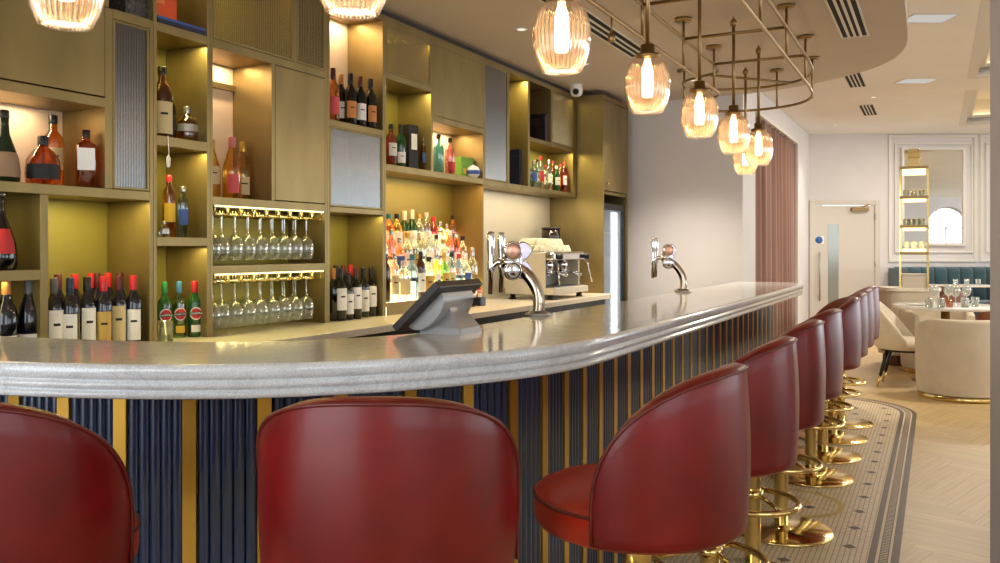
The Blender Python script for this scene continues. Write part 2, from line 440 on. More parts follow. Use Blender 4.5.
# wall with the curtained window beyond the bar
mb = MB(); XW = -1.95
mb.box(XW - .2, XW, 8.75, 9.3, 0, 3.26); mb.box(XW - .2, XW, 14.0, 17.3, 0, 3.26); mb.box(XW - .2, XW, 9.3, 14.0, 2.95, 3.26)
mb.box(XW - .24, XW - .2, 9.2, 14.3, 0, 3.0)
struct(mb.build('wall_window_side', WALLP))
mb = MB(); mb.box(XW, XW + .012, 9.22, 9.3, 0, 3.0); mb.box(XW, XW + .012, 14.0, 14.08, 0, 3.0); mb.box(XW, XW + .012, 9.3, 14.0, 2.95, 3.0)
struct(mb.build('trim_6', WALLW, bevel=.004))
# far wall, square to the view
def far(mb): return mb.rotz(TH)
YF = 14.5
mb = MB(); mb.box(3.2, 5.34, YF, YF + .2, 0, 3.3); mb.box(6.40, 12.5, YF, YF + .2, 0, 3.3); mb.box(5.34, 6.40, YF, YF + .2, 2.06, 3.3)
struct(far(mb).build('wall_far', WALLP))
def frame_rect(mb, x0, x1, z0, z1, w, y, d):
    mb.box(x0, x1, y - d, y, z0, z0 + w); mb.box(x0, x1, y - d, y, z1 - w, z1); mb.box(x0, x0 + w, y - d, y, z0 + w, z1 - w); mb.box(x1 - w, x1, y - d, y, z0 + w, z1 - w)
PX = lambda u: (u - 500) / FPX * YF
PZ = lambda v: EYE + (VH - v) / FPX * YF
for k, (u0, u1, v0, v1, w) in enumerate([(888, 976, 135, 262, .045), (894, 972.5, 143, 253, .03), (979.5, 1070, 135, 262, .045), (985, 1066, 143, 253, .03)]):
    mb = MB(); frame_rect(mb, PX(u0), PX(u1), PZ(v1), PZ(v0), w, YF, .03)
    struct(far(mb).build('trim_%d' % (7 + k), WALLW, bevel=.008))
mb = MB(); mb.box(6.45, 12.5, YF - .02, YF, 0, .14); struct(far(mb).build('baseboard_far', WALLW))
# pillar at the right of the view
mb = MB(); mb.box(2.018, 2.6, 2.9, 3.5, 0, 3.27); struct(mb.rotz(TH).build('wall_right', mat('pillar paint', (196, 190, 190), .75)))
# room behind the photographer: wall with tall arched windows (seen in the mirror)
def arch_wall():
    mb = MB(); yb = -3.2
    xs = [-6.0, 1.0, 6.0, 11.0, 16.0, 21.0]
    def opening(cx, w, zs, zt):
        pass
    cols = []
    wins = [2.5, 7.5, 12.5, 16.95]; HW = [1.9, 1.9, 1.9, .8]; ZS = [1.75, 1.75, 1.75, 2.1]
    x = -2.0
    for c, hw, zs in zip(wins, HW, ZS):
        mb.box(x, c - hw, yb - .3, yb, 0, 4.2); x = c + hw
        mb.box(c - hw, c + hw, yb - .3, yb, 0, .9)
        n = 16
        top = [(c + hw * cos(pi * k / n), zs + hw * sin(pi * k / n)) for k in range(n + 1)]
        for (xa, za), (xb, zb) in zip(top, top[1:]):
            for y0 in (yb, yb - .3):
                mb.add([(xa, y0, za), (xb, y0, zb), (xb, y0, 4.2), (xa, y0, 4.2)], [(0, 1, 2, 3)])
            mb.add([(xa, yb, za), (xb, yb, zb), (xb, yb - .3, zb), (xa, yb - .3, za)], [(0, 1, 2, 3)])
    mb.box(x, 21, yb - .3, yb, 0, 4.2)
    struct(mb.rotz(TH).build('wall_back', WALLP))
    for i, (c, hw, zs) in enumerate(zip(wins, HW, ZS)):
        mb = MB()
        mb.box(c - hw, c + hw, yb - .2, yb - .14, zs - .03, zs + .03); mb.box(c - .025, c + .025, yb - .2, yb - .14, .9, zs)
        mb.box(c - hw, c - hw + .05, yb - .2, yb - .14, .9, zs); mb.box(c + hw - .05, c + hw, yb - .2, yb - .14, .9, zs); mb.box(c - hw, c + hw, yb - .2, yb - .14, .9, .96)
        mb.tube([(c + (hw - .03) * cos(pi * k / 20), yb - .17, zs + (hw - .03) * sin(pi * k / 20)) for k in range(21)], .03, 6)
        for a in (60, 120): mb.tube([(c, yb - .17, zs), (c + hw * cos(radians(a)), yb - .17, zs + hw * sin(radians(a)))], .02, 6)
        struct(mb.rotz(TH).build('window_%d' % (i + 1), WALLW))
arch_wall()
# ================================================================= DOOR, MIRROR, CURTAIN
def door():
    o = MB(); y = YF - .02
    o.box(5.36, 6.38, y, y + .05, 0.01, 2.04)
    d = far(o).build('door_1', DOORP, bevel=.004); struct(d)
    mb = MB(); mb.box(5.27, 5.36, YF - .04, YF + .02, 0, 2.13); mb.box(6.38, 6.47, YF - .04, YF + .02, 0, 2.13); mb.box(5.36, 6.38, YF - .04, YF + .02, 2.045, 2.13)
    struct(far(mb).build('door_frame', DOORP, parent=d, bevel=.006))
    mb = MB(); mb.box(PX(827.5), PX(838), y - .006, y + .003, .35, PZ(224.5)); far(mb).build('vision_panel', mat('wired glass', (146, 150, 144), .12, .3), d)
    mb = MB(); x = PX(818); mb.tube([(x, y - .06, 1.25), (x, y - .06, .42)], .013); mb.tube([(x, y, 1.2), (x, y - .06, 1.2)], .009); mb.tube([(x, y, .5), (x, y - .06, .5)], .009)
    far(mb).build('pull_handle', STEEL, d)
    mb = MB(); mb.box(PX(850), PX(867), y - .07, y, 1.94, 2.01); mb.tube([(PX(860), y - .05, 2.01), (PX(868), y - .04, 2.06)], .012)
    far(mb).build('door_closer', BRASS_B, d, bevel=.008)
    mb = MB(); mb.lathe([(0.001, 0), (.062, 0), (.062, .006), (.001, .006)], 24, rot=lambda p: (p[0], -p[2], p[1]), c=(PX(818.5), y, PZ(240)))
    far(mb).build('sign_disc', mat('sign blue', (40, 96, 168), .4), d)
    mb = MB(); mb.box(PX(815.5), PX(823.5), y - .003, y, PZ(243.8), PZ(236.2)); far(mb).build('sign_plate', WHITE, d, bevel=.001)
    for z in (.3, 1.0, 1.8):
        mb = MB(); mb.tube([(6.385, y - .015, z), (6.385, y - .015, z + .1)], .01); far(mb).build('hinge', STEEL, d)
door()
t = thing('wall_mirror', 'tall rectangular mirror in the white panelled far wall reflecting an arched window', 'mirror', (*W(PX(932), YF - .03), PZ(244)), TH)
mx0, mx1 = PX(902) - PX(932), PX(962.5) - PX(932); mz = PZ(149.5) - PZ(244)
mb = MB(); mb.box(mx0 + .02, mx1 - .02, .0, .02, .02, mz - .02); mb.build('mirror_glass', MIRROR, t)
mb = MB(); frame_rect(mb, mx0 - .03, mx1 + .03, -.03, mz + .03, .045, .02, .05); mb.build('mirror_frame', WALLW, t, bevel=.006)

def curtain():
    mb = MB(); n = 420; rows = []
    R = random.Random(5); ph = [R.uniform(0, 6) for _ in range(4)]
    for j, z in enumerate([.02, .7, 1.4, 2.1, 2.75, 2.945]):
        row = []
        for i in range(n + 1):
            y = 9.34 + (13.97 - 9.34) * i / n
            a = .05 * sin(y * 19 + 1.2 * sin(y * 2.7 + ph[0])) + .028 * sin(y * 41 + ph[1] + .3 * z) + .02 * sin(y * 7 + ph[2])
            row.append((XW - .05 + a * .7 * (1.0 - .25 * z / 2.9), y + .012 * sin(y * 23 + z), z))
        rows.append(row)
    mb.grid(rows)
    o = mb.build('curtain', CURTM, solid=.006, fix=False)
    tag(o, 'full height mauve brown pleated curtain drawn across the recess beyond the bar', 'curtain')
curtain()

# ================================================================= BAR
# stone top
INNER = [W(*p) for p in [(-1.80, 2.82), (-1.59, 2.72), (-1.054, 2.56), (-.76, 2.545), (-.61, 2.585), (-.32, 2.75)]] + [(-1.49, 2.62), (-1.50, 3.0), (-1.50, 4.5), (-1.51, 6.0), (-1.52, 7.45)]
INNER = resample(INNER, 200)
for _ in range(40):
    INNER = [INNER[0]] + [((a[0] + 2 * b[0] + d[0]) / 4, (a[1] + 2 * b[1] + d[1]) / 4) for a, b, d in zip(INNER, INNER[1:], INNER[2:])] + [INNER[-1]]
ENDR = [(-.945, 7.13), (-.955, 7.20), (-.975, 7.28), (-1.01, 7.36), (-1.06, 7.42), (-1.12, 7.45), (-1.2, 7.46)]
OUT = EDGE + ENDR
def bar():
    t = thing('bar_counter', 'long curved cocktail bar with thick pale stone top and navy fluted front with gold strips', 'bar', (-1.2, 3.5, 0))
    off = lambda mb: mb.xf(lambda p: (p[0] + 1.2, p[1] - 3.5, p[2]))
    prof = [(.016, 1.020), (.007, 1.0185), (.002, 1.013), (0, 1.005), (.001, .992), (.005, .985), (.012, .982), (.012, .979), (.004, .976), (.003, .968), (.006, .961),
            (.014, .958), (.014, .954), (.006, .952), (.004, .945), (.008, .938), (.018, .934), (.06, .934)]
    rows = []
    offs = [offset(OUT, d) for d, z in prof]
    mb = MB()
    rows = [[(offs[k][i][0], offs[k][i][1], prof[k][1]) for k in range(len(prof))] for i in range(len(OUT))]
    mb.grid(rows)
    top = [(p[0], p[1], 1.02) for p in offs[0]] + [(p[0], p[1], 1.02) for p in reversed(INNER)]
    mb.add(top, [tuple(range(len(top)))])
    bot = [(p[0], p[1], .934) for p in offs[-1]] + [(p[0], p[1], .934) for p in reversed(INNER)]
    mb.add(bot, [tuple(range(len(bot)))])
    mb.grid([[(p[0], p[1], 1.02), (p[0], p[1], .934)] for p in INNER], sm=False)
    off(mb).build('bar_top', STONE_TOP, t)
    # fluted apron
    PAN = offset(EDGE, .20)
    PAN = [p for p in PAN if p[1] < 6.90]
    L = [0]
    for a, b in zip(PAN, PAN[1:]): L.append(L[-1] + math.dist(a, b))
    marks = [m - 1.203 for m in (1.836, 1.995, 2.163, 2.354, 2.547, 2.744, 2.941, 3.130, 3.316, 3.495, 3.662, 3.829)]
    a = marks[0]
    while a > .2: a -= .166; marks.insert(0, a)
    a = marks[-1]
    while a < L[-1] - .1: a += .166; marks.append(a)
    def at(s):
        lo, hi = 0, len(L) - 1
        while hi - lo > 1:
            m = (lo + hi) // 2
            if L[m] <= s: lo = m
            else: hi = m
        k = (s - L[lo]) / (L[hi] - L[lo]); tx, ty = PAN[hi][0] - PAN[lo][0], PAN[hi][1] - PAN[lo][1]; n = hypot(tx, ty)
        return PAN[lo][0] + k * tx, PAN[lo][1] + k * ty, ty / n, -tx / n      # position + outward normal
    pts = []
    sw = .019
    for i, m0 in enumerate(marks[:-1]):
        m1 = marks[i + 1]; a, b = m0 + sw, m1 - sw; nf = 5; w = (b - a) / nf
        for k in range(nf):
            for j in range(9):
                th = pi * j / 8; s = a + w * k + w / 2 * (1 - cos(th)); h = .0095 * sin(th)
                x, y, nx, ny = at(min(s, L[-1])); pts.append((x + nx * h, y + ny * h))
    mb = MB(); mb.grid([[(p[0], p[1], .02), (p[0], p[1], .50), (p[0], p[1], .936)] for p in pts])
    fl = off(mb).build('fluted_panel', NAVY, t, fix=False)
    for m0 in marks:
        if m0 >= L[-1]: continue
        x, y, nx, ny = at(m0); mb = MB(); hw = sw - .001
        q = [(x - ny * hw * e + nx * d, y + nx * hw * e + ny * d) for e, d in ((-1, -.01), (1, -.01), (1, .012), (-1, .012))]
        mb.prism(q, .02, .936)
        off(mb).build('brass_strip', GOLDSTRIP, t)
    # carcass behind, plinth
    INN = [p for p in offset(EDGE, .215) if p[1] < 6.90]; IN2 = [p for p in offset(EDGE, .36) if p[1] < 6.90]
    poly = INN + IN2[::-1]
    mb = MB(); mb.prism(poly, 0.0, .932); off(mb).build('carcass', BARBLK, t)
    mb = MB(); mb.box(-1.48, -1.14, 6.86, 6.895, 0, .934); off(mb).build('end_panel', BARBLK, t)
bar()

# ================================================================= BAR STOOLS
def make_stool():
    t = thing('bar_stool', 'oxblood', 'stool')
    mb = MB(); mb.lathe([(.226, 0), (.228, .004), (.226, .010), (.220, .0125), (.06, .0145), (.042, .018), (.04, .03)], 48); mb.build('base_plate', BRASS, t)
    mb = MB(); mb.lathe([(.031, .02), (.031, .50), (.036, .505), (.036, .585)], 24, cap=False); mb.build('column', BRASS, t)
    mb = MB(); mb.tube([(.172 * cos(2 * pi * k / 40), .172 * sin(2 * pi * k / 40), .315) for k in range(40)], .0115, 10, closed=True)
    for a in (80, 200, 320): mb.tube([(.03 * cos(radians(a)), .03 * sin(radians(a)), .345), (.165 * cos(radians(a)), .165 * sin(radians(a)), .315)], .008, 8)
    mb.lathe([(.038, .33), (.038, .36)], 20); mb.build('foot_ring', BRASS, t)
    mb = MB(); mb.lathe([(.001, .606), (.12, .606), (.13, .626), (.001, .626)], 32); mb.build('seat_plate', BLACK, t)
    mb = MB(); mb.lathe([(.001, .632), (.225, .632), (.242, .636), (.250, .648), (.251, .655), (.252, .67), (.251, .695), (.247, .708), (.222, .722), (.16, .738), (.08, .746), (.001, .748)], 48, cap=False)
    mb.build('seat', LEATHER_LIT, t)
    mb = MB(); mb.tube([((.251) * cos(2 * pi * k / 56), .251 * sin(2 * pi * k / 56), .704) for k in range(56)], .0045, 8, closed=True); mb.build('seat_piping', PIPING, t)
    # wrap-round back: barrel shell whose top edge falls in a rounded curve to the sides
    PM = radians(90); n = 56; zt, z0 = 1.026, .71
    def top(f):
        return z0 + (zt - z0) * max(0, 1 - abs(f / PM) ** 2.35) ** (1 / 2.35)
    def rad(z):
        return .256 + .011 * sin(min(1, max(0, (z - .60) / .44)) * pi)
    rows = []; pip = []
    for i in range(n + 1):
        s = -1 + 2 * i / n; f = PM * (abs(s) ** .8) * (1 if s >= 0 else -1)
        f = PM * math.sin(s * pi / 2)
        T = max(top(f), z0); row = []
        zz = [.641, .649, .67] + [.67 + (T - .007 - .67) * k / 7 for k in range(1, 8)]
        for k, z in enumerate(zz):
            r = rad(z) - (.008 if k == 0 else 0); row.append((r * cos(f), r * sin(f), z))
        R = rad(T)
        for dr, dz in ((.001, -.003), (.005, .0), (.026, .004), (.046, .0), (.054, -.014)):
            row.append(((R - dr) * cos(f), (R - dr) * sin(f), T + dz))
        for k in range(4, -1, -1):
            z = .66 + (T - .02 - .66) * k / 5; row.append(((rad(z) - .058) * cos(f), (rad(z) - .058) * sin(f), z))
        row.append(((.256 - .05) * cos(f), (.256 - .05) * sin(f), .643))
        row.append(row[0])
        rows.append(row)
        pip.append(((R + .001) * cos(f), (R + .001) * sin(f), T - .006))
    mb = MB(); mb.grid(rows)
    N = len(rows[0]) - 1
    for rr in (rows[0], rows[-1]): mb.add(rr[:-1], [tuple(range(N))], 0, False)
    o = mb.build('backrest', LEATHER, t)
    import bmesh
    bm = bmesh.new(); bm.from_mesh(o.data); bmesh.ops.remove_doubles(bm, verts=bm.verts[:], dist=.0004); bmesh.ops.recalc_face_normals(bm, faces=bm.faces[:]); bm.to_mesh(o.data); bm.free()
    f0 = pip[0]; f1 = pip[-1]
    P = [(f0[0], f0[1], .65)] + pip + [(f1[0], f1[1], .65)]
    mb = MB(); mb.tube(P, .0042, 8); mb.build('back_piping', PIPING, t)
    return t
ST0 = make_stool()
s2 = W(-.229, 1.775); s1 = W(-1.018, 1.755)
spots = [(s1[0], s1[1], radians(-66), 'oxblood leather bar stool at the left picture edge, back to the viewer'),
         (s2[0], s2[1], radians(-62.8), 'oxblood leather bar stool seen squarely from behind under the curved bar end'),
         (-.652, 2.0, radians(-4), 'oxblood leather bar stool seen side on with its orange-lit seat showing'),
         (-.639, 2.697, 0, 'oxblood leather bar stool just behind the side-on stool, second in the row along the bar'),
         (-.639, 3.40, radians(1), 'oxblood leather bar stool third in the row along the straight bar'),
         (-.639, 4.08, radians(-1), 'oxblood leather bar stool just before the gap with the gold floor scroll'),
         (-.639, 5.11, radians(14), 'oxblood leather bar stool just beyond the gap with the gold floor scroll'),
         (-.639, 5.68, radians(4), 'oxblood leather bar stool second beyond the gap, towards the door'),
         (-.639, 6.24, radians(0), 'oxblood leather bar stool last but one towards the door'),
         (-.639, 6.80, radians(-5), 'oxblood leather bar stool farthest along the bar, nearest the door')]
for i, (x, y, rz, lab) in enumerate(spots):
    if i == 0:
        ST0.location = (x, y, .002); ST0.rotation_euler = (0, 0, rz); ST0['label'] = lab; ST0['group'] = 'oxblood bar stools around the bar'
    else: dup(ST0, (x, y, .003), rz, lab)
# ================================================================= BACK BAR
RF, RB = -2.94, -3.20
def bx(name, m, parent, l0, l1, z0, z1, r0=RB, r1=RF, bevel=.0015):
    mb = MB(); mb.box(r0, r1, l0, l1, z0, z1)
    p = parent.location
    mb.xf(lambda q: (q[0] - p[0], q[1] - p[1], q[2] - p[2]))
    return mb.build(name, m, parent, bevel=bevel)
def unit(label, l0, l1):
    return thing('shelf_unit', label, 'shelving', (-3.07, (l0 + l1) / 2, .9), 0, 'bronze back bar units')
def reed(parent, l0, l1, z0, z1, m=GLASS_R, pitch=.0125, r=RF - .006, frame=.010):
    p = parent.location
    d = MB()
    d.box(RF - .02, RF, l0, l1, z0, z0 + frame); d.box(RF - .02, RF, l0, l1, z1 - frame, z1)
    d.box(RF - .02, RF, l0, l0 + frame, z0 + frame, z1 - frame); d.box(RF - .02, RF, l1 - frame, l1, z0 + frame, z1 - frame)
    d.xf(lambda q: (q[0] - p[0], q[1] - p[1], q[2] - p[2]))
    dr = d.build('glass_door', BRONZE, parent, bevel=.0015)
    n = max(4, int((l1 - l0 - 2 * frame) / pitch)); rows = []
    a, b = l0 + frame, l1 - frame
    for i in range(n * 6 + 1):
        y = a + (b - a) * i / (n * 6); x = r - .0022 * (1 - abs(sin(pi * i / 6)))
        rows.append([(x - p[0], y - p[1], z0 + frame - p[2]), (x - p[0], y - p[1], z1 - frame - p[2])])
    mb = MB(); mb.grid(rows); mb.build('reeded_pane', m, dr, fix=False)
    return dr
def panel_door(parent, l0, l1, z0, z1, knob=None):
    d = bx('door', BRONZE, parent, l0, l1, z0, z1, RF - .02, RF + .001)
    if knob:
        p = parent.location
        mb = MB(); mb.lathe([(.006, 0), (.006, .012), (.013, .016), (.013, .024), (.001, .026)], 14, rot=lambda q: (q[2], q[1], q[0]), c=(RF - p[0], knob[0] - p[1], knob[1] - p[2])); mb.build('knob', BRASS_B, d)
    return d
def led(l0, l1, z, power, r=RF - .05, col=(252, 234, 150), w=.02, m=LEDW):
    area('shelf_led', (r, (l0 + l1) / 2, z - .006), w, (l1 - l0) * .86, power * 1.25, col)
S = .018
B = BRONZE; BI = BRONZE_IN
# --- left unit: door, backlit shelf, wine bay, fluted glass door
u = unit('bronze shelf unit at far left with wine bottle bay and a tall fluted glass door', .7, 2.52)
bx('side_panel', B, u, .70, .718, .9, 2.70); bx('side_panel', B, u, 2.502, 2.52, .9, 2.262)
bx('back_panel', BI, u, .718, 2.502, .9, 1.52, -3.22, RB); bx('back_panel', STONE_ON, u, .718, 2.29, 1.54, 1.90, -3.22, RB); bx('back_panel', BI, u, 2.29, 2.502, 1.54, 2.70, -3.22, RB)
bx('shelf', B, u, .718, 2.502, 1.503, 1.541); bx('shelf', B, u, .718, 2.29, 1.862, 1.90); bx('divider', B, u, 2.286, 2.322, 1.541, 2.262)
bx('shelf', B, u, 2.322, 2.502, 2.225, 2.264)
bx('divider', B, u, 2.012, 2.044, .9, 1.503); bx('shelf', B, u, .718, 2.012, 1.186, 1.224)
bx('top_panel', B, u, .70, 2.29, 2.665, 2.70); bx('divider', B, u, 2.286, 2.304, 2.264, 2.70); bx('top_panel', B, u, 2.304, 2.52, 2.665, 2.70)
bx('stile', B, u, .718, .76, 1.90, 2.665, RF - .03, RF)
panel_door(u, .765, 2.284, 1.905, 2.662)
reed(u, 2.324, 2.500, 1.543, 2.223, GLASS_S)
# --- narrow column with three open boxes
u = unit('narrow bronze column of open lit boxes beside the fluted glass door', 2.52, 2.835)
bx('side_panel', B, u, 2.521, 2.539, .9, 2.70); bx('side_panel', B, u, 2.817, 2.835, .9, 2.70); bx('back_panel', BI, u, 2.539, 2.817, .9, 2.70, -3.22, RB)
for z0, z1 in ((1.313, 1.351), (1.741, 1.783), (2.225, 2.264), (2.665, 2.70)): bx('shelf', B, u, 2.539, 2.817, z0, z1)
# --- glass rack unit
u = unit('bronze unit with two rows of hanging wine glasses under a plain door', 2.835, 3.67)
bx('side_panel', B, u, 2.836, 2.852, .9, 2.70); bx('side_panel', B, u, 3.652, 3.669, .9, 2.70); bx('back_panel', BI, u, 2.852, 3.652, .9, 1.50, -3.22, RB)
bx('back_panel', STONE_ON, u, 2.852, 3.24, 1.54, 2.22, -3.22, RB); bx('back_panel', BI, u, 3.24, 3.652, 1.54, 2.70, -3.22, RB); bx('back_panel', BI, u, 2.852, 3.24, 2.26, 2.70, -3.22, RB)
for z0, z1 in ((1.186, 1.224), (1.502, 1.541), (2.222, 2.262), (2.665, 2.70)): bx('shelf', B, u, 2.852, 3.652, z0, z1)
bx('divider', B, u, 3.238, 3.262, 1.541, 2.222); bx('divider', B, u, 3.40, 3.425, 2.262, 2.665)
panel_door(u, 3.264, 3.650, 1.545, 2.219)
reed(u, 2.854, 3.398, 2.264, 2.663); reed(u, 3.427, 3.650, 2.264, 2.663)
bx('back_rail', B, u, 2.852, 3.24, 2.10, 2.13, RB, RB + .02)
# --- unit with silver reeded door
u = unit('bronze unit with a silvered reeded door between two rows of wine bottles', 3.67, 4.205)
bx('side_panel', B, u, 3.670, 3.692, .9, 2.70); bx('side_panel', B, u, 4.19, 4.206, .9, 2.70)
bx('back_panel', STONE_ON, u, 3.692, 4.19, 2.0, 2.70, -3.22, RB); bx('back_panel', BI, u, 3.692, 4.19, .9, 2.0, -3.22, RB)
for z0, z1 in ((1.502, 1.532), (1.972, 2.008), (2.665, 2.70)): bx('shelf', B, u, 3.692, 4.19, z0, z1)
reed(u, 3.694, 4.188, 1.534, 1.970, GLASS_S)
# --- wide unit over the lit bottle display
u = unit('wide bronze unit over the brightly lit bottle display', 4.205, 5.46)
bx('side_panel', B, u, 4.207, 4.224, .9, 2.70); bx('side_panel', B, u, 5.448, 5.462, .9, 2.70); bx('back_panel', BI, u, 4.224, 5.448, .9, 1.80, -3.22, RB)
bx('back_panel', BI, u, 4.224, 4.745, 1.81, 2.70, -3.22, RB); bx('back_panel', STONE_ON, u, 4.745, 5.448, 1.81, 2.15, -3.22, RB); bx('back_panel', BI, u, 4.745, 5.448, 2.15, 2.70, -3.22, RB)
bx('shelf', B, u, 4.224, 5.448, 1.772, 1.812); bx('shelf', B, u, 4.224, 4.733, 2.325, 2.365); bx('shelf', B, u, 4.757, 5.448, 2.14, 2.178); bx('top_panel', B, u, 4.224, 5.448, 2.645, 2.70)
bx('divider', B, u, 4.733, 4.757, 1.812, 2.645)
reed(u, 4.226, 4.731, 2.367, 2.643)
panel_door(u, 4.759, 5.446, 2.18, 2.643)
# --- end unit
u = unit('bronze end unit over the coffee machine with a tall reeded glass door', 5.46, 7.25)
bx('side_panel', B, u, 5.463, 5.476, 1.772, 2.70); bx('back_panel', BI, u, 5.476, 7.24, 1.78, 2.70, -3.22, RB); bx('backsplash', mat('grey stone', (186, 176, 158), .35, noise=(3, .05)), u, 5.463, 7.24, .9, 1.77, -3.22, RB)
bx('shelf', B, u, 5.476, 7.24, 1.772, 1.808); bx('top_panel', B, u, 5.476, 7.24, 2.665, 2.70)
bx('divider', B, u, 5.853, 5.88, 1.808, 2.665); bx('divider', B, u, 6.214, 6.25, 1.808, 2.665); bx('divider', B, u, 6.674, 6.70, 2.212, 2.665); bx('side_panel', B, u, 7.169, 7.24, 1.808, 2.665); bx('shelf', B, u, 6.25, 7.169, 2.178, 2.212)
reed(u, 5.478, 5.851, 1.81, 2.663, GLASS_S); reed(u, 6.702, 7.167, 2.214, 2.663)
# solid strip above the units, the gap's shadow put into its dark colour
mb = MB(); mb.box(-3.22, -2.99, .7, 7.95, 2.70, 2.752); struct(mb.build('trim_12', mat('shadow gap', (70, 66, 66), .8)))  # trim_12 is a dark strip standing in for the gap's shadow

# LED strips under the shelves
for l0, l1, z, p in [(2.06, 2.48, 1.503, 2.2), (.9, 2.0, 1.503, 1.6), (.9, 1.99, 1.186, .8), (2.56, 2.80, 2.225, 1.2), (2.56, 2.80, 1.741, 1.2), (2.56, 2.80, 1.313, 1.0), (2.56, 2.8, 2.665, .5),
                     (2.87, 3.64, 1.502, 1.6), (2.87, 3.64, 1.186, 1.4), (3.71, 4.18, 1.502, 1.6), (4.24, 4.72, 2.325, 1.8), (4.24, 4.72, 2.645, 1.2), (5.89, 6.20, 2.665, 2.0),
                     (6.26, 7.16, 2.178, 3.2), (6.71, 7.16, 2.665, 1.2), (5.49, 5.84, 2.665, 1.0), (2.88, 3.38, 2.665, 1.2)]:
    led(l0, l1, z, p)
led(5.5, 7.1, 1.772, 4.5, col=(255, 240, 200)); led(4.24, 5.43, 1.772, 4.0, col=(255, 205, 120))
# warm strips that wash the onyx backs
for l0, l1, z, p in [(.9, 2.25, 1.862, 2.4), (2.87, 3.22, 2.222, 1.3), (3.71, 4.18, 2.665, 1.6), (4.77, 5.43, 2.14, 1.8)]:
    led(l0, l1, z, p, r=RB + .06, col=(255, 224, 180))

# --- worktop, underbar cupboards
wt = MB(); wt.prism([(-3.20, .7), (-2.945, .7), (-2.945, 1.95), (-2.575, 2.1), (-2.575, 7.12), (-2.60, 7.25), (-3.20, 7.25)], .862, .90)
tag(wt.build('back_worktop', STONE_CT, bevel=.003), 'long cream stone worktop along the back bar under the bronze units', 'worktop')
us = [(.7, 2.1), (2.1, 2.8), (2.8, 3.6), (3.6, 4.6), (4.6, 5.5), (5.5, 6.3), (6.3, 7.25)]
for i, (a, b) in enumerate(us):
    c = thing('underbar_cabinet', 'dark under-counter cabinet under the back worktop, %s from the left' % ORD[i], 'cabinet', (-2.9, (a + b) / 2, 0), 0, 'dark cabinets under the back worktop')
    FR = -2.66 if i else -2.96
    bx('body', BARBLK, c, a + .003, b - .003, .0, .86, -3.2, FR)
    if i in (5, 6):
        for z0, z1 in ((.64, .80), (.12, .62)):
            d = bx('drawer', mat('walnut front', (92, 74, 58), .5), c, a + .01, b - .01, z0, z1, -2.66, -2.64)
            mb = MB(); p = c.location
            mb.lathe([(.008, 0), (.008, .012), (.017, .018), (.017, .026), (.001, .029)], 14, rot=lambda q: (q[2], q[1], q[0]), c=(-2.64 - p[0], 0, z1 - .07)); mb.build('knob', BRASS, d)
    else:
        d = bx('door', BLACK, c, a + .01, b - .01, .10, .775, FR, FR + .03)
        if not i: continue
        mb = MB(); p = c.location
        mb.tube([(-2.60 - p[0], a + .05 - p[1], .80), (-2.60 - p[0], b - .05 - p[1], .80)], .016, 10)
        for q in (a + .09, b - .09): mb.tube([(-2.60 - p[0], q - p[1], .80), (-2.65 - p[0], q - p[1], .80)], .008, 8)
        mb.build('handle', STEEL, c)

# --- tall end cabinet with fridge
u = thing('tall_cabinet', 'tall bronze cabinet beside the coffee machine, fridge built into its front', 'cabinet', (-2.95, 7.6, 0))
RT = -2.68
bx('side_panel', B, u, 7.25, 7.275, 0, 2.70, -3.22, RT); bx('side_panel', B, u, 7.92, 7.95, 0, 2.70, -3.22, RT); bx('back_panel', BI, u, 7.275, 7.92, 0, 2.70, -3.24, -3.22)
bx('top_panel', B, u, 7.275, 7.92, 2.66, 2.70, -3.22, RT); bx('shelf', B, u, 7.275, 7.92, 1.80, 1.83, -3.22, RT - .01)
d = bx('door', B, u, 7.278, 7.917, 1.835, 2.655, RT - .02, RT)
mb = MB(); p = u.location; mb.lathe([(.006, 0), (.006, .012), (.015, .016), (.015, .026), (.001, .03)], 14, rot=lambda q: (q[2], q[1], q[0]), c=(RT - p[0], 7.34 - p[1], 1.9)); mb.build('knob', BRASS, d)
fr = thing('wine_fridge', 'glass fronted fridge with a bright white light strip inside the tall bronze cabinet', 'fridge', (-2.95, 7.6, .03))
bx('fridge_body', mat('fridge lining', (150, 160, 176), .4), fr, 7.28, 7.915, .03, 1.72, -3.2, -3.17)
bx('side_wall', mat('fridge lining', (150, 160, 176), .4), fr, 7.28, 7.295, .03, 1.72, -3.17, -2.74); bx('side_wall', mat('fridge lining', (150, 160, 176), .4), fr, 7.90, 7.915, .03, 1.72, -3.17, -2.74)
bx('top_wall', BLACK, fr, 7.295, 7.90, 1.70, 1.72, -3.17, -2.74)
for z in (.45, .75, 1.0, 1.22, 1.45): bx('wire_shelf', STEEL, fr, 7.296, 7.899, z, z + .008, -3.16, -2.77)
d = MB(); p = fr.location
for a, b, z0, z1 in ((7.28, 7.32, .03, 1.72), (7.87, 7.915, .03, 1.72), (7.32, 7.87, .03, .09), (7.32, 7.87, 1.66, 1.72)): d.box(-2.735, -2.70, a, b, z0, z1)
d.xf(lambda q: (q[0] - p[0], q[1] - p[1], q[2] - p[2])); dr = d.build('door_frame', BLACK, fr, bevel=.003)
mb = MB(); mb.box(-2.72 - p[0], -2.715 - p[0], 7.32 - p[1], 7.87 - p[1], .06, 1.63); mb.build('glass_pane', GLASSC, dr)
mb = MB(); mb.box(-2.78 - p[0], -2.76 - p[0], 7.82 - p[1], 7.855 - p[1], .08, 1.62); mb.build('light_strip', LEDC, fr)
mb = MB(); mb.box(-2.78 - p[0], -2.765 - p[0], 7.76 - p[1], 7.768 - p[1], .08, 1.62); mb.build('light_strip', LEDC, fr)

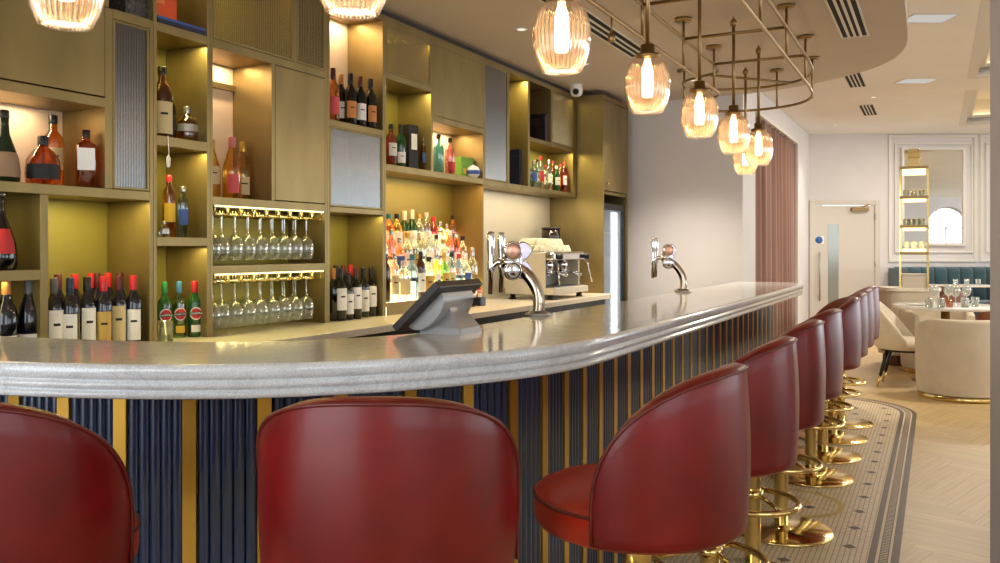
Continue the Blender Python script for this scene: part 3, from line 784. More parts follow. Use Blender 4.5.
# ================================================================= BOTTLES
PROF = {
 'wine': [(.001, 0), (.034, 0), (.0375, .004), (.0375, .19), (.034, .212), (.020, .235), (.0145, .25), (.014, .315), (.001, .317)],
 'burg': [(.001, 0), (.037, 0), (.041, .004), (.041, .15), (.036, .18), (.022, .215), (.015, .245), (.0145, .295), (.001, .297)],
 'champ': [(.001, 0), (.04, 0), (.045, .005), (.045, .14), (.041, .17), (.026, .215), (.017, .25), (.0155, .30), (.001, .302)],
 'spirit': [(.001, 0), (.034, 0), (.038, .004), (.038, .17), (.034, .195), (.018, .215), (.0145, .222), (.0145, .275), (.001, .277)],
 'square': [(.001, 0), (.036, 0), (.040, .004), (.040, .17), (.036, .185), (.016, .20), (.0145, .205), (.0145, .245), (.001, .247)],
 'squat': [(.001, 0), (.045, 0), (.052, .006), (.056, .04), (.052, .085), (.035, .115), (.017, .13), (.015, .165), (.001, .167)],
 'slim': [(.001, 0), (.028, 0), (.031, .004), (.031, .20), (.027, .225), (.014, .25), (.0125, .30), (.001, .302)],
 'brandy': [(.001, 0), (.05, 0), (.058, .006), (.060, .05), (.054, .10), (.038, .15), (.021, .20), (.018, .24), (.018, .295), (.001, .297)],
}
GCOL = {
 'dark': mat('dark bottle glass', (14, 14, 12), .06, coat=.4), 'darkblue': mat('black wine glass', (18, 20, 32), .06, coat=.4),
 'green': mat('green bottle glass', (24, 74, 34), .07, coat=.4), 'dgreen': mat('deep green glass', (22, 40, 22), .07, coat=.4),
 'amber': glass('amber spirit', (234, 180, 104), .1), 'whisky': glass('whisky', (222, 152, 92), .1), 'clear': glass('clear spirit', (232, 238, 232), .16),
 'pink': glass('pink spirit', (248, 196, 180), .1), 'orange': glass('orange spirit', (250, 176, 104), .10), 'red': glass('red spirit', (232, 104, 84), .10),
 'blue': glass('blue spirit', (190, 214, 230), .1), 'teal': glass('teal spirit', (130, 196, 196), .1), 'lgreen': glass('light green spirit', (176, 220, 140), .1),
 'gold': glass('golden sparkling', (250, 226, 150), .1), 'rose': glass('rose sparkling', (252, 214, 128), .1), 'brown': mat('brown bottle', (70, 34, 16), .08, coat=.4),
 'peach': glass('peach spirit', (250, 200, 150), .12), 'yellow': glass('yellow spirit', (244, 214, 110), .12),
}
PAPER = {'white': mat('label white', (244, 241, 234), .7), 'cream': mat('label cream', (220, 200, 150), .7), 'black': mat('label black', (24, 22, 20), .6), 'orange': mat('label orange', (216, 140, 70), .7),
         'red': mat('label red', (190, 40, 40), .6), 'pink': mat('label pink', (226, 90, 90), .6), 'gold': mat('label gold', (200, 164, 84), .45, .3), 'blue': mat('label blue', (60, 90, 160), .6),
         'yellow': mat('label yellow', (230, 190, 60), .6), 'green': mat('label green', (120, 170, 60), .6), 'tan': mat('label tan', (150, 120, 90), .6), 'silver': mat('label silver', (190, 190, 190), .35, .6), 'rust': mat('label rust', (150, 70, 40), .6)}
CAPM = {'black': mat('cap black', (20, 19, 20), .4), 'red': mat('cap red', (190, 30, 40), .35), 'maroon': mat('cap maroon', (84, 22, 30), .4), 'gold': mat('cap gold', (206, 166, 80), .3, .7), 'white': mat('cap white', (232, 230, 226), .4),
        'green': mat('cap green', (30, 120, 60), .4), 'blue': mat('cap blue', (60, 120, 170), .4), 'wood': mat('cap wood', (196, 132, 70), .6), 'silver': mat('cap silver', (190, 190, 192), .25, .8), 'teal': mat('cap teal', (30, 120, 130), .4),
        'pink': mat('cap pink', (206, 120, 120), .4), 'orange': mat('cap orange', (226, 110, 40), .4), 'grey': mat('cap grey', (90, 92, 96), .4), 'navy': mat('cap navy', (30, 40, 70), .4)}
CACHE = {}
def bottle(kind, x, y, z, gc, cap, lab=None, label='', cat='bottle', sc=1.0, ry=None, lz=(.25, .55), group=None, name=None, face=0.6, arc=1.9, tilt=0):
    """one bottle: body mesh with label and cap children; face = direction its label looks (rad, world)"""
    prof = PROF[kind]; H = prof[-1][1]
    nm = name or {'wine': 'wine_bottle', 'burg': 'wine_bottle', 'champ': 'champagne_bottle'}.get(kind, 'spirit_bottle')
    t = thing(nm, label, cat, (x, y, z), 0, group); t.scale = (sc, sc, sc)
    def mk(key, fn):
        if key not in CACHE: CACHE[key] = fn()
        return CACHE[key]
    def link(n, me):
        o = bpy.data.objects.new(n, me); COL.objects.link(o); o.parent = t; return o
    sq = 5 if kind == 'square' else 0
    a = 0.0 if not sq else face - 0
    o = link('bottle_glass', mk(('b', kind, gc), lambda: MB().lathe(prof, 20 if not sq else 24, sq=sq, cap=False).mesh('bottle_glass', GCOL[gc])))
    if sq: o.rotation_euler = (0, 0, face)
    nz = prof[-3][1]; r1 = prof[-2][0] + .0012
    hc = prof[-2][1]
    c0 = hc - (.062 if kind in ('wine', 'burg') else .05 if kind == 'champ' else .03)
    link('cap', mk(('c', kind, cap), lambda: MB().lathe([(r1, c0), (r1 + .0006, c0 + .004), (r1 + .0006, hc), (r1 - .002, hc + .003), (.001, hc + .003)], 14, cap=False).mesh('cap', CAPM[cap])))
    if lab:
        rb = prof[3][0] + .0008; z0, z1 = H * lz[0], H * lz[1]
        def mklab():
            m = MB()
            if sq:
                w = rb * .82; m.grid([[(rb, -w, z0), (rb, -w, z1)], [(rb, w, z0), (rb, w, z1)]], sm=False)
            else:
                rr = lambda zz: next((p0[0] + (p1[0] - p0[0]) * (zz - p0[1]) / max(1e-6, p1[1] - p0[1]) for p0, p1 in zip(prof, prof[1:]) if p0[1] <= zz <= p1[1]), rb) + .0009
                m.grid([[(rr(z0 + (z1 - z0) * q / 4) * cos(-arc / 2 + arc * k / 12), rr(z0 + (z1 - z0) * q / 4) * sin(-arc / 2 + arc * k / 12), z0 + (z1 - z0) * q / 4) for q in range(5)] for k in range(13)])
                if lab in ('white', 'cream', 'gold', 'orange'):   # a printed band on the paper
                    zb = z0 + (z1 - z0) * .62; hb = (z1 - z0) * .035
                    for dz, ww in ((0, .7),):
                        m.grid([[((rb + .0008) * cos(-ww / 2 + ww * k / 4), (rb + .0008) * sin(-ww / 2 + ww * k / 4), zb + dz - hb), ((rb + .0008) * cos(-ww / 2 + ww * k / 4), (rb + .0008) * sin(-ww / 2 + ww * k / 4), zb + dz + hb)] for k in range(5)], 1)
            return m.mesh('bottle_label', [PAPER[lab], PAPER['black']])
        l = link('bottle_label', mk(('l', kind, lab, lz, arc), mklab)); l.rotation_euler = (0, 0, face)
    return t
FACE = radians(-28)          # bottles look out over the bar towards the curve
def row(items, r, z, u=True, **kw):
    for it in items:
        it = dict(it); k = it.pop('k'); uu = it.pop('u'); rr = it.pop('r', r); zz = it.pop('z', z)
        kk = dict(kw); kk.update(it)
        bottle(k, rr, lat(rr, uu), zz, face=kk.pop('face', FACE + random.uniform(-.15, .15)), **kk)
I = lambda k, u, gc, cap, lab, label, **kw: dict(k=k, u=u, gc=gc, cap=cap, lab=lab, label=label, **kw)
# onyx shelf, upper left
row([I('brandy', 4, 'dgreen', 'black', 'tan', 'large green brandy bottle with brown label at the left end of the lit shelf', sc=.90, lz=(.08, .42), arc=2.6),
     I('squat', 43, 'whisky', 'black', 'black', 'round whisky decanter with black label on the lit shelf at upper left', sc=1.12, lz=(.12, .42), arc=2.2, r=-3.02),
     I('spirit', 53, 'amber', 'black', 'cream', 'tall amber bottle behind the round whisky decanter', sc=1.05, r=-3.13),
     I('square', 86, 'whisky', 'black', 'white', 'square bourbon bottle with white label on the lit shelf by the fluted door', sc=.93, r=-3.0, lz=(.3, .68))], -3.04, 1.541)
# column boxes
row([I('spirit', 162, 'brown', 'black', 'cream', 'dark bottle with long cream label in the upper lit box', sc=1.12, lz=(.05, .5), r=-3.0, arc=2.4),
     I('slim', 171, 'dark', 'silver', 'black', 'thin dark bottle next to the glass decanter in the upper lit box', sc=.7, r=-3.06),
     I('squat', 187, 'amber', 'silver', 'silver', 'squat clear decanter of amber spirit in the upper lit box', sc=1.0, lz=(.3, .5), r=-3.05)], -3.0, 1.783)
row([I('slim', 169, 'amber', 'red', 'yellow', 'amber bottle with red cap and sunflower label in the middle lit box', sc=.92, r=-3.05),
     I('slim', 183, 'blue', 'silver', 'blue', 'pale blue bottle with silver cap in the middle lit box', sc=.76, r=-3.0),
     I('squat', 164, 'clear', 'silver', 'silver', 'small round jar with silver lid in the middle lit box', sc=.42, r=-2.97)], -3.0, 1.351)
VM = [('green', 'green', 164.5, 'vermouth bottle with green cap and round red label, left of three', 'cream'), ('lgreen', 'blue', 179, 'vermouth bottle with blue cap and round red label, middle of three', 'yellow'), ('green', 'red', 194.5, 'vermouth bottle with red cap and round red label, right of three', 'white')]
for i, (gc, cap, uu, lb, sl) in enumerate(VM):
    r = -3.04 if i < 2 else -3.01
    t = bottle('wine', r, lat(r, uu), .90, gc, cap, None, lb, group='vermouth bottles in the lower box', sc=.80, face=FACE, name='vermouth_bottle')
    # round label: white ring, red disc, dark bar with lettering
    R0 = .0387
    def disc(rad, dz, bump, name, m):
        P = []
        for k in range(24):
            a = 2 * pi * k / 24; yy = rad * cos(a) / R0; P.append(((R0 + bump) * cos(yy), (R0 + bump) * sin(yy), .135 + rad * sin(a)))
        mb = MB(); mb.add(P + [((R0 + bump + .0002), 0, .135)], [(k, (k + 1) % 24, 24) for k in range(24)], 0, True)
        o = mb.build(name, m, t); o.rotation_euler = (0, 0, FACE); return o
    disc(.036, 0, .0004, 'round_label', PAPER['white']); disc(.030, 0, .0012, 'red_roundel', PAPER['red'])
    mb = MB(); mb.grid([[((R0 + .002) * cos(q), (R0 + .002) * sin(q), .126), ((R0 + .002) * cos(q), (R0 + .002) * sin(q), .144)] for q in [-.85 + 1.7 * k / 8 for k in range(9)]])
    o = mb.build('name_bar', PAPER['black'], t); o.rotation_euler = (0, 0, FACE)
    cu = bpy.data.curves.new('lettering', 'FONT'); cu.body = 'MARTINI'; cu.size = .016; cu.align_x = 'CENTER'; cu.align_y = 'CENTER'; cu.materials.append(PAPER['white'])
    t0 = bpy.data.objects.new('lettering', cu); COL.objects.link(t0); bpy.context.view_layer.update()
    me = bpy.data.meshes.new_from_object(t0.evaluated_get(bpy.context.evaluated_depsgraph_get())); bpy.data.objects.remove(t0)
    me.name = 'lettering'; tx = bpy.data.objects.new('lettering', me); COL.objects.link(tx); tx.parent = t; tx.location = ((R0 + .0035) * cos(FACE), (R0 + .0035) * sin(FACE), .135); tx.rotation_euler = (pi / 2, 0, FACE + pi / 2)
    mb = MB(); mb.grid([[((R0 + .0006) * cos(q), (R0 + .0006) * sin(q), .03), ((R0 + .0006) * cos(q), (R0 + .0006) * sin(q), .07)] for q in [-.7 + 1.4 * k / 8 for k in range(9)]])
    o = mb.build('lower_label', PAPER[sl], t); o.rotation_euler = (0, 0, FACE)
def tumbler(x, y, z, label, sc=1.0, group=None):
    t = thing('tumbler_glass', label, 'glass', (x, y, z), 0, group); t.scale = (sc, sc, sc)
    MB().lathe([(.001, 0), (.032, 0), (.036, .09), (.034, .09), (.031, .008), (.001, .008)], 20, cap=False).build('glass_wall', GLASSC, t)
    MB().lathe([(.001, .0), (.033, .0), (.0332, .007), (.001, .007)], 20, cap=False).build('glass_base', GLASSC, t)
    return t
tumbler(-2.965, lat(-2.965, 165), .90, 'clear tumbler glass in front of the green capped vermouth bottle')
# champagne shelf
row([I('champ', 232, 'rose', 'pink', 'pink', 'rose champagne bottle with pink foil in front of the onyx panel', sc=1.0, r=-3.05, lz=(.1, .4), arc=1.2),
     I('champ', 243, 'gold', 'gold', 'cream', 'golden sparkling wine bottle with gold foil beside the rose champagne', sc=.98, r=-3.1, lz=(.1, .4), arc=1.2),
     I('champ', 211.5, 'gold', 'gold', 'cream', 'pale sparkling bottle half hidden behind the bronze upright', sc=.95, r=-3.12)], -3.05, 1.541)
# wines over the silver door
row([I('wine', 333, 'amber', 'maroon', 'pink', 'wine bottle with maroon capsule and pink label on the high shelf', r=-3.0), I('wine', 341, 'dark', 'wood', 'white', 'wine bottle with copper capsule and white label on the high shelf', r=-3.06),
     I('wine', 350.5, 'dark', 'black', 'orange', 'wine bottle with black capsule and orange label, middle of five on the high shelf', r=-3.0), I('wine', 360, 'dark', 'maroon', 'white', 'dark wine bottle with white label, fourth on the high shelf', r=-3.0),
     I('wine', 370.5, 'dark', 'black', 'orange', 'wine bottle with orange label at the right end of the high shelf', r=-2.99)], -3.0, 2.008, group='five wine bottles on the high shelf', lz=(.14, .46), sc=.95)
# far left boxes
bottle('brandy', -3.0, lat(-3.0, -1), 1.224, 'dark', 'black', 'red', 'black bottle with white and red label at the left picture edge', sc=1.0, face=FACE, lz=(.2, .5))
row([I('burg', 6, 'darkblue', 'wood', 'white', 'dark wine bottle with pale wooden stopper at lower left', r=-3.0, sc=.98), I('burg', 29, 'darkblue', 'grey', 'white', 'dark wine bottle with grey capsule at lower left beside the upright', r=-3.0, sc=.98)], -3.0, .90, lz=(.08, .3))
# wine bay
fr_ = [(54, 'darkblue', 'grey', 'white'), (70, 'darkblue', 'navy', 'white'), (87, 'darkblue', 'black', 'white'), (103.5, 'darkblue', 'red', 'gold'), (118.5, 'darkblue', 'maroon', 'cream'), (133.5, 'darkblue', 'red', 'white'), (147.5, 'dark', 'maroon', 'rust')]
for i, (uu, gc, cap, lb) in enumerate(fr_):
    r = -3.0 + (.02 if i % 2 else 0)
    bottle('wine', r, lat(r, uu), .90, gc, cap, lb, 'wine bottle, %s capsule, %s label, %s in front row of left wine bay' % (cap, lb, ORD[i]), group='front row of the left wine bay', sc=.91, lz=(.08, .58) if i % 2 == 0 else (.08, .52), face=FACE + random.uniform(-.2, .2), arc=1.7)
for i, (uu, cap) in enumerate([(58, 'maroon'), (74.5, 'red'), (91, 'red'), (97, 'maroon'), (108, 'red'), (120, 'maroon'), (132, 'black'), (143, 'grey')]):
    r = -3.13 + .015 * (i % 2)
    bottle('wine', r, lat(r, uu), .90, 'darkblue', cap, 'cream' if i % 2 else 'white', 'wine bottle with %s capsule, %s in back row of left wine bay' % (cap, ORD[i]), group='back row of the left wine bay', face=FACE, sc=.94)
# wine bay under the silver door
for i, (cap, lb) in enumerate([('wood', None), ('black', 'white'), ('black', 'white'), ('maroon', 'white'), ('black', 'white'), ('black', 'white'), ('grey', 'white')]):
    r = -3.0 + (.03 if i in (1, 2, 3) else 0); uu = 333 + 7.6 * i
    bottle('wine', r, lat(r, uu), .90, 'dark', cap, lb, 'wine bottle with %s capsule, %s in front row under silver door' % (cap, ORD[i]), group='front row of wine under the silver door', face=FACE, lz=(.2, .62) if i % 2 else (.12, .55), arc=2.2, sc=.84 if i == 2 else .92)
for i, cap in enumerate(['black', 'maroon', 'red', 'red', 'red', 'black', 'navy']):
    r = -3.14; uu = 336 + 7.2 * i
    bottle('wine', r, lat(r, uu), .90, 'dark', cap, None, 'wine bottle with %s capsule, %s in back row under silver door' % (cap, ORD[i]), group='back row of wine under the silver door', face=FACE, sc=.96)
# shelf over the display
row([I('spirit', 391, 'red', 'black', 'white', 'dark red bottle with white label at the left of the shelf over the display', r=-3.02, sc=.95), I('wine', 400.5, 'green', 'black', 'white', 'green bottle with white label beside the black carton', r=-3.0, sc=.86, lz=(.1, .35)),
     I('slim', 424, 'brown', 'wood', 'blue', 'small dark bottle with blue label right of the black carton', r=-3.0, sc=.72), I('slim', 418, 'brown', 'silver', 'white', 'thin bottle with white label between the carton and the blue labelled bottle', r=-3.06, sc=.72)], -3.0, 1.812)
row([I('spirit', 438.5, 'teal', 'black', None, 'teal bottle with black stopper on the shelf beside the onyx panel', r=-3.03, sc=.98), I('spirit', 450, 'pink', 'black', 'red', 'pink gin bottle with black stopper and red base on the shelf', r=-3.0, sc=.92, lz=(.0, .35))], -3.0, 1.812)
# boxes and gift packs
def carton(label, l, r, z, dl, dr, h, m, face_m=None, face=None, rz=0, name='gift_box', group=None):
    t = thing(name, label, 'box', (r, l, z), rz, group)
    mb = MB(); mb.box(-dr / 2, dr / 2, -dl / 2, dl / 2, 0, h * .82); mb.build('carton', m, t, bevel=.002)
    mb = MB(); mb.box(-dr / 2 - .001, dr / 2 + .001, -dl / 2 - .001, dl / 2 + .001, h * .82, h); mb.build('lid', m, t, bevel=.002)
    if face_m:
        mb = MB(); a, b, c, d = face; mb.box(dr / 2 + .0012, dr / 2 + .0022, a * dl, b * dl, c * h, d * h); mb.build('front_label', face_m, t)
    return t
carton('tall black carton with white label among bottles over the display', lat(-3.05, 409), -3.05, 1.812, .085, .085, .29, PAPER['black'], PAPER['white'], (-.25, .35, .45, .8), rz=radians(-12))
carton('small green box with yellow print on the shelf by the pink bottle', lat(-3.05, 464), -3.05, 1.812, .14, .06, .15, PAPER['green'], PAPER['yellow'], (-.35, .35, .2, .45), rz=radians(-8))
t = thing('gift_ball', 'white and blue ball shaped bottle pack lying at the right end of the shelf', 'ornament', (-2.99, lat(-2.99, 473), 1.812))
MB().lathe([(.001, 0), (.03, .004), (.05, .03), (.052, .05), (.04, .08), (.001, .1)], 20, cap=False).build('ball', PAPER['white'], t)
MB().lathe([(.0505, .028), (.0535, .036), (.0535, .05), (.0515, .056)], 20, cap=False).build('blue_band', PAPER['blue'], t)
carton('tall navy presentation box holding a bottle in the narrow lit compartment', lat(-3.06, 517), -3.06, 1.808, .15, .12, .30, mat('navy card', (26, 32, 62), .5), PAPER['blue'], (-.1, .15, .15, .8))
carton('dark patterned gift box in the small upper compartment', lat(-3.04, 542), -3.04, 2.212, .22, .16, .24, mat('patterned card', (44, 30, 40), .4, noise=(24, .9)), None)
bl = [('blue', 'silver', 'blue'), ('teal', 'black', 'white'), ('clear', 'red', 'red'), ('pink', 'red', 'white'), ('clear', 'silver', 'white'), ('red', 'red', 'white'), ('green', 'white', 'white'), ('yellow', 'red', 'yellow'), ('red', 'red', 'white'), ('clear', 'blue', 'blue')]
for i, (gc, cap, lb) in enumerate(bl):
    r = -3.0 - .06 * (i % 2); uu = 533.5 + 3.8 * i
    bottle('slim' if i % 3 else 'spirit', r, lat(r, uu), 1.808, gc, cap, lb, 'small bottle, %s cap, %s label, %s in lit box over coffee machine' % (cap, lb, ORD[i]), group='small bottles in the lit box over the coffee machine', sc=.82 + .05 * (i % 3), face=FACE)
# boxes at the top of the narrow column
carton('black and silver speckled box on the top shelf beside the orange box', 2.465, -3.02, 2.264, .12, .10, .22, mat('speckled card', (70, 66, 66), .4, noise=(60, .95)), None, name='gift_box')
carton('bright orange gift box on the top shelf of the narrow column', 2.60, -3.04, 2.296, .18, .10, .24, mat('orange card', (232, 84, 20), .5), mat('orange crest', (240, 130, 60), .5), (-.12, .12, .28, .5))
t = thing('presentation_case', 'flat dark blue case under the orange gift box', 'case', (-3.0, 2.68, 2.265))
mb = MB(); mb.box(-.08, .06, -.135, .13, 0, .018); mb.build('case_bottom', mat('navy card', (26, 32, 62), .5), t, bevel=.002)
mb = MB(); mb.box(-.079, .059, -.134, .129, .018, .03); mb.build('case_lid', PAPER['blue'], t, bevel=.002)
# little tag hanging from the upper box shelf
t = thing('hanging_tag', 'small white tag hanging on a cord from the upper box shelf', 'tag', (-2.935, lat(-2.935, 168.5), 1.70))
mb = MB(); mb.tube([(-.004, 0, .085), (.0, 0, .04), (.002, 0, 0)], .0022, 6); mb.build('cord', PAPER['white'], t)
mb = MB(); mb.lathe([(.001, -.05), (.008, -.045), (.009, -.01), (.004, 0), (.001, .002)], 10, cap=False); mb.build('tassel', PAPER['white'], t)

# ---- the lit display: stepped acrylic plinth with bottles
t = thing('lit_display_steps', 'stepped glowing plinth under the bottle display between the bronze uprights', 'display stand', (-3.07, 4.84, .9))
T3 = [(-3.196, -3.115, 1.255), (-3.115, -3.033, 1.115), (-3.033, -2.951, .975)]
for (a, b, z) in T3:
    mb = MB(); mb.box(a + 3.07, b + 3.07, -.60, .60, 0, z - .9); mb.build('step', [GLOWSTEP], t)
    mb = MB(); mb.box(b + 3.07, b + 3.074, -.602, .602, z - .925, z - .9); mb.build('step_edge', BRASS_B, t)
mb = MB(); mb.box(-2.946 + 3.07, -2.940 + 3.07, -.604, .604, 0, .06); mb.build('front_board', BRONZE, t)
mb = MB(); mb.box(-.128, -.125, -.60, .60, .352, .52); mb.build('glowing_back', emis('lit back panel', (255, 218, 160), 2.6), t)
kinds = ['spirit', 'square', 'slim', 'spirit', 'slim', 'wine', 'spirit', 'square', 'spirit', 'slim']
gcs = ['clear', 'clear', 'clear', 'clear', 'clear', 'gold', 'clear', 'peach', 'clear', 'clear', 'blue', 'clear', 'clear', 'pink', 'gold', 'clear']
caps = ['black', 'white', 'silver', 'gold', 'white', 'silver', 'teal', 'white', 'red', 'black', 'gold', 'silver']
labs = ['white', 'cream', None, 'white', None, 'white', 'gold', None, 'white', 'blue', None]
R = random.Random(21)
tier = ['top', 'middle', 'lowest']
seen = set()
for ti, (a, b, z) in enumerate(T3):
    n = 13 if ti < 2 else 12
    for i in range(n):
        l = 4.29 + (5.38 - 4.29) * i / (n - 1)
        k = R.choice(kinds); g = R.choice(gcs); c = R.choice(caps); lb = R.choice(labs)
        if ti == 0 and i in (5, 6): g, c, k = 'green', 'white', 'wine'
        if ti == 0 and i == 0: g, c, k = 'amber', 'black', 'spirit'
        if ti == 0 and i == 3: c = 'teal'
        if ti == 0 and i == 9: g, c = 'red', 'red'
        if ti == 2 and i in (0, 4): g, c, k = 'brown', 'black', 'slim'
        if ti == 2 and i == 7: g = 'lgreen'
        if ti == 1 and i == 11: g = 'orange'
        bottle(k, (a + b) / 2 + .001, l, z, g, c, lb,
               '%s bottle, %s cap, %s label, %s from left on %s step of lit display' % ({'clear': 'clear', 'lgreen': 'light green'}.get(g, g), c, lb or 'no', ORD[i], tier[ti]),
               group='bottles on the %s step of the lit display' % tier[ti], sc=R.uniform(.92, 1.06), face=FACE + R.uniform(-.3, .3), lz=(.15, .55))
for i, (uu, g, c) in enumerate([(459, 'yellow', 'gold'), (466, 'peach', 'white'), (473, 'brown', 'red'), (479, 'red', 'black')]):
    bottle('slim', -2.86, lat(-2.86, uu), .90, g, c, 'white', 'small %s mixer bottle on the worktop behind the till, %s from the left' % (g, ORD[i]), group='mixer bottles on the worktop behind the till', sc=.55, face=FACE)

# ================================================================= HANGING GLASSES
def make_glass(up=True):
    t = thing('wine_glass', 'clear stemmed wine glass', 'glass')
    # built standing; hung glasses are turned over
    bowl = [(.004, .092), (.016, .096), (.031, .112), (.0385, .14), (.038, .165), (.032, .205), (.031, .205), (.037, .165), (.0372, .14), (.03, .114), (.015, .099), (.001, .096)]
    MB().lathe(bowl, 22, cap=False).build('bowl', GLASSW, t)
    MB().lathe([(.0045, .006), (.0036, .02), (.0034, .06), (.0042, .085), (.008, .094)], 10, cap=False).build('stem', GLASSW, t)
    MB().lathe([(.001, 0), (.034, 0), (.034, .002), (.012, .0045), (.0045, .009), (.001, .009)], 22, cap=False).build('foot', GLASSW, t)
    return t
GLASSW = glass('crystal', (246, 248, 244), .06, .05, diffuse=.16, dcol=(250, 250, 246))
def rack(z, label, rowlab, offs):
    t = thing('glass_rack', label, 'rack', (-3.06, 3.25, z))
    n = 9; p = .086
    for i in range(n):
        y = -.388 + p * i; mb = MB()
        mb.tube([(-.12, y + .010, -.044), (.105, y + .010, -.044), (.112, y + .010, -.040), (.112, y + .010, -.006), (.112, y + .014, -.003), (.112, y + p - .014, -.003), (.112, y + p - .010, -.006), (.112, y + p - .010, -.040), (.105, y + p - .010, -.044), (-.12, y + p - .010, -.044)], .0046, 8)
        mb.box(-.11, -.10, y + .008, y + .012, -.044, 0); mb.box(-.11, -.10, y + p - .012, y + p - .008, -.044, 0)
        mb.build('rail', BRASS, t)
    mb = MB(); mb.box(.118, .122, -.39, .39, -.008, .0); mb.build('front_strip', BRASS, t)
    return t
rack(1.502, 'brass stemware rack under the upper shelf of the glass unit', 'upper', 0)
rack(1.186, 'brass stemware rack under the lower shelf of the glass unit', 'lower', 0)
G0 = make_glass(); first = True
for zi, (z, nm) in enumerate(((1.502, 'upper'), (1.186, 'lower'))):
    for i in range(9):
        for j, r in enumerate((-2.985, -3.075)):
            y = 3.25 - .388 + .086 * (i + 1)
            g = G0 if first else copy_tree(G0); first = False
            if i == 8: y = 3.25 - .388 + .03
            g.location = (r, y, z - .034); g.rotation_euler = (pi, 0, 0); g.scale = (1.1, 1.1, 1.08)
            g['label'] = 'wine glass hung upside down in %s brass rack, %s from left, %s line' % (nm, ORD[i], 'front' if j == 0 else 'rear')
            g['group'] = 'wine glasses hanging in the %s rack' % nm
# ================================================================= THINGS ON THE BAR
def font(label, x, y, rz):
    """beer font: arched metal arm rising from the bar, head with round badges and chrome handles on the bartender side (-x)"""
    t = thing('beer_font', label, 'beer tap', (x, y, 1.02), rz)
    mb = MB(); mb.lathe([(.055, 0), (.055, .008), (.04, .014), (.034, .02)], 24); mb.build('base_flange', STEEL, t)
    path = [(.0, 0, .01), (.006, 0, .05), (.0, 0, .10), (-.02, 0, .14), (-.05, 0, .175), (-.085, 0, .2), (-.115, 0, .215)]
    P = []
    for i in range(len(path) - 1):
        for k in range(4):
            P.append(tuple(path[i][j] + (path[i + 1][j] - path[i][j]) * k / 4 for j in range(3)))
    P.append(path[-1])
    for _ in range(4): P = [P[0]] + [tuple((a[j] + 2 * b[j] + c[j]) / 4 for j in range(3)) for a, b, c in zip(P, P[1:], P[2:])] + [P[-1]]
    # flat-sided arched arm
    mb = MB(); rows = []
    for i, p in enumerate(P):
        a = P[max(0, i - 1)]; b = P[min(len(P) - 1, i + 1)]; tx, tz = b[0] - a[0], b[2] - a[2]; n = hypot(tx, tz) or 1; nx, nz = tz / n, -tx / n
        w = .030 - .004 * i / len(P); h = .022
        rows.append([(p[0] + nx * h * cu, p[1] + w * su, p[2] + nz * h * cu) for cu, su in [(1, -.6), (1, .6), (.6, 1), (-.6, 1), (-1, .6), (-1, -.6), (-.6, -1), (.6, -1), (1, -.6)]])
    mb.grid(rows); mb.add(rows[-1][:-1], [tuple(range(8))]); mb.build('arm', mat('bronzed chrome', (186, 170, 150), .14, 1.0), t)
    mb = MB(); mb.tube([(-.11, -.10, .225), (-.11, .10, .225)], .026, 16); mb.lathe([(.03, -.04), (.036, -.02), (.036, .03), (.028, .05)], 20, c=(-.105, 0, .225)); mb.build('head_bar', CHROME, t)
    ca, sa = cos(radians(-52)), sin(radians(-52))
    for yy in (-.075, .075):
        for zz, mm in ((.272, COPPER if yy < 0 else WHITE), (.190, WHITE if yy > 0 else CHROME)):
            mb = MB(); mb.lathe([(.001, 0), (.034, 0), (.040, .006), (.040, .018), (.036, .024), (.034, .024)], 24, rot=lambda q: (q[2] * ca - q[1] * sa, q[2] * sa + q[1] * ca, q[0]), c=(-.095, yy, zz), cap=False)
            b = mb.build('badge_housing', CHROME, t)
            mb = MB(); mb.lathe([(.001, .0255), (.020, .025), (.034, .022), (.0345, .02)], 24, rot=lambda q: (q[2] * ca - q[1] * sa, q[2] * sa + q[1] * ca, q[0]), c=(-.095, yy, zz), cap=False); mb.build('badge_lens', [mm] if mm != WHITE else [mat('lit badge', (226, 222, 240), .25, emit=((222, 216, 255), .5))], b)
    for yy in (-.075, .075):
        mb = MB(); mb.lathe([(.012, .20), (.016, .21), (.014, .24), (.011, .26), (.016, .30), (.018, .36), (.014, .372), (.001, .374)], 16, c=(-.185, yy, -.02), cap=False); mb.build('tap_handle', CHROME, t)
        mb = MB(); mb.tube([(-.11, yy, .225), (-.155, yy, .225), (-.185, yy, .20), (-.188, yy, .09)], [.013, .013, .012, .009], 12); mb.build('spout', CHROME, t)
    return t
font('arched beer tap with copper and white round badges beside the till', -1.50, lat(-1.50, 538), radians(10))
font('arched beer tap farther along the bar in front of the pale end wall', -1.48, lat(-1.48, 683), radians(10))

